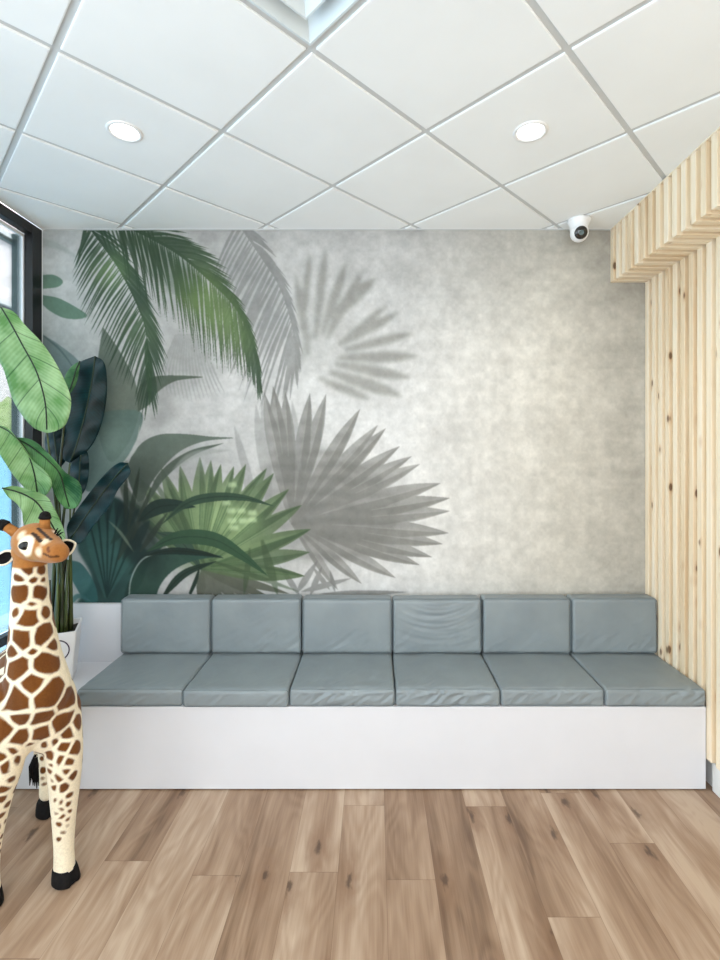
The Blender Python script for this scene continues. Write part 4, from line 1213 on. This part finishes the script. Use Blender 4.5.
    # horns with black tips
    def horn(p0, p1):
        p0, p1 = Vector(p0), Vector(p1); d = p1-p0
        b2 = bmesh.new(); tube(b2, [p0-d*0.35, p0+d*0.3, p0+d*0.7, p1], [0.021, 0.0175, 0.0165, 0.016], 14); h = obj('horn', b2, M['tan_fur'], t, True)
        b2 = bmesh.new(); tube(b2, [p0+d*0.72, p0+d*0.85, p1+d*0.05, p1+d*0.12], [0.0185, 0.0215, 0.019, 0.010], 14); ellipsoid(b2, p1+d*0.05, 0.0185, 0.0185, 0.0185)
        obj('horn_tip', b2, M['tuft'], h, True)
    horn(W(16, 533, 1.855), W(3, 524.5, 1.85)); horn(W(44.5, 526, 1.83), W(45, 516.5, 1.83))
    # ears: cupped leaf shapes with a dark lining
    def ear(base, tip, wd, nrm):
        base, tip = Vector(base), Vector(tip); d = tip-base; n = Vector(nrm); n = (n-d.normalized()*n.dot(d.normalized())).normalized(); s = d.normalized().cross(n)
        for nm, sc_, lift, mat in (('ear', 1.0, 0.0, M['cream_fur']), ('ear_lining', 0.74, 0.0075, M['ear_inner'])):
            b2 = bmesh.new(); rows = []
            for i in range(15):
                u = i/14; wv = wd*math.sin(math.pi*min(0.98, max(0.03, u*0.86+0.12)))**0.8*sc_
                row = []
                for k in range(-5, 6):
                    x = k/5
                    uu = 0.5+(u-0.5)*(sc_*0.98+0.0)
                    row.append(b2.verts.new(base+d*uu+s*(x*wv)+n*(-0.016*(1-(x*sc_)**2)*math.sin(math.pi*uu)+lift)))
                rows.append(row)
            for a, b in zip(rows[:-1], rows[1:]):
                for k in range(10): b2.faces.new((a[k], a[k+1], b[k+1], b[k]))
            if nm == 'ear':
                e = obj('ear', b2, mat, t, True); m2 = e.modifiers.new('t', 'SOLIDIFY'); m2.thickness = 0.006; m2.offset = -1
            else:
                l = obj('ear_lining', b2, mat, e, True); m2 = l.modifiers.new('t', 'SOLIDIFY'); m2.thickness = 0.0015
    ear(W(15, 553, 1.86), W(-8, 564, 1.86), 0.028, (0.2, -1, 0.25))
    ear(W(58, 551, 1.88), W(76.5, 543, 1.90), 0.034, (-0.35, -1, 0.1))
    b2 = bmesh.new()
    for a, b in (((56.5, 535), (61, 529.5)), ((58, 535.5), (63.5, 532)), ((55, 533.5), (58, 528))):
        tube(b2, [W(a[0], a[1], 1.81), W((a[0]+b[0])/2, (a[1]+b[1])/2-0.6, 1.805), W(b[0], b[1], 1.80)], [0.0035, 0.003, 0.001], 6)
    obj('eyelashes', b2, M['tuft'], t, True)
    # hooves
    def hoof(c, yaw):
        T = Matrix.Translation(c) @ Matrix.Rotation(yaw, 4, 'Z')
        b2 = bmesh.new(); lathe(b2, [(0, 0.001), (0.043, 0.001), (0.048, 0.008), (0.046, 0.028), (0.042, 0.052), (0.037, 0.062), (0, 0.064)], 28)
        for v in b2.verts:
            k = 1-v.co.z/0.07
            v.co.y = v.co.y*1.12 - 0.010*k; v.co.z -= 0.012*max(0, -v.co.y/0.05)*(v.co.z/0.064)
            if abs(v.co.x) < 0.012 and v.co.y < -0.03: v.co.y += 0.008
            v.co = T @ v.co
        obj('hoof', b2, M['hoof'], t, True)
    yaw = math.atan2(ax.y, ax.x)-math.pi/2
    p = W(64.5, 880, 1.97); hoof((p.x, p.y, 0), yaw+0.5); p = W(-12, 905, 1.86); hoof((p.x, p.y, 0), yaw)
    hoof(RL, yaw+0.25); hoof(RRt, yaw)
    # tail with tuft
    b2 = bmesh.new(); tp = [B(0.55, 0.0, 0.74), W(32, 715, 2.44), W(36, 735, 2.47), W(36, 757, 2.45)]
    tube(b2, [Vector(q) for q in resample([tuple(x) for x in tp], 14)], 0.011, 10); tl = obj('tail', b2, M['cream_fur'], t, True)
    b2 = bmesh.new(); rr = random.Random(2); e0 = tp[-1]
    for k in range(26):
        dx = Vector((rr.uniform(-0.032, 0.018), rr.uniform(-0.03, 0.03), -rr.uniform(0.10, 0.15)))
        tube(b2, [e0+Vector((0, 0, 0.015)), e0+dx*0.4+Vector((dx.x*0.4, dx.y*0.4, 0)), e0+dx], [0.008, 0.010, 0.002], 6)
    obj('tail_tuft', b2, M['tuft'], tl, True)
    # short mane down the back of the neck
    b2 = bmesh.new(); mp = resample([tuple(W(32, 545, 1.935)), tuple(W(31, 578, 1.935)), tuple(W(32, 615, 1.955)), tuple(W(35, 655, 1.985)), tuple(B(0.10, 0, 0.86))], 30)
    tube(b2, [Vector(q) for q in mp], [0.016]*30, 8); obj('mane', b2, M['tan_fur'], t, True)
giraffe()

# ------------------------------------------------------------------ outside the window
def outside():
    t = empty('pale_building', (-7.3, 8, -0.14), 'pale pinkish building seen through the window glass', 'building')
    bm = bmesh.new(); box(bm, -7.6, -7.0, 5.5, 12.0, -0.14, 8.0); obj('wall', bm, M['pale_wall'], t)
    for z in (4.45, 5.75):
        bm = bmesh.new(); box(bm, -7.0, -6.9, 5.5, 12.0, z, z+0.09); obj('band', bm, M['canopy'], t)
        bm = bmesh.new(); box(bm, -7.0, -6.96, 5.5, 12.0, z-0.07, z); obj('shadow_gap', bm, M['canopy_dark'], t)
    bm = bmesh.new(); box(bm, -4.35, -4.2, 3.3, 12.0, -0.14, 1.80); box(bm, -4.38, -4.17, 3.3, 12.0, 1.80, 1.85, 0.01)  # made-up slab standing in for the overexposed pale blue area outside
    o = obj('stand_in_slab', bm, M['blue_stand_in']); tag(o, 'smooth pale blue slab standing in for the bright area outside the window', 'wall')
    for k in range(3):
        cx, cy = -5.5, 5.4+k*1.9
        bm = bmesh.new()
        bmesh.ops.create_icosphere(bm, subdivisions=4, radius=0.75)
        for v in bm.verts:
            n = v.co.normalized(); f = 1+0.2*mnoise.noise(n*3+Vector((k*5, 0, 0)))+0.12*mnoise.noise(n*11)
            v.co = Vector((cx+n.x*0.7*f, cy+n.y*0.75*f, 1.15+n.z*1.25*f))
        o = obj('shrub', bm, M['shrub'], None, True)
        tag(o, 'sunlit shrub in the row between the pale blue slab and the building outside', 'shrub', 'shrubs outside the window')
outside()
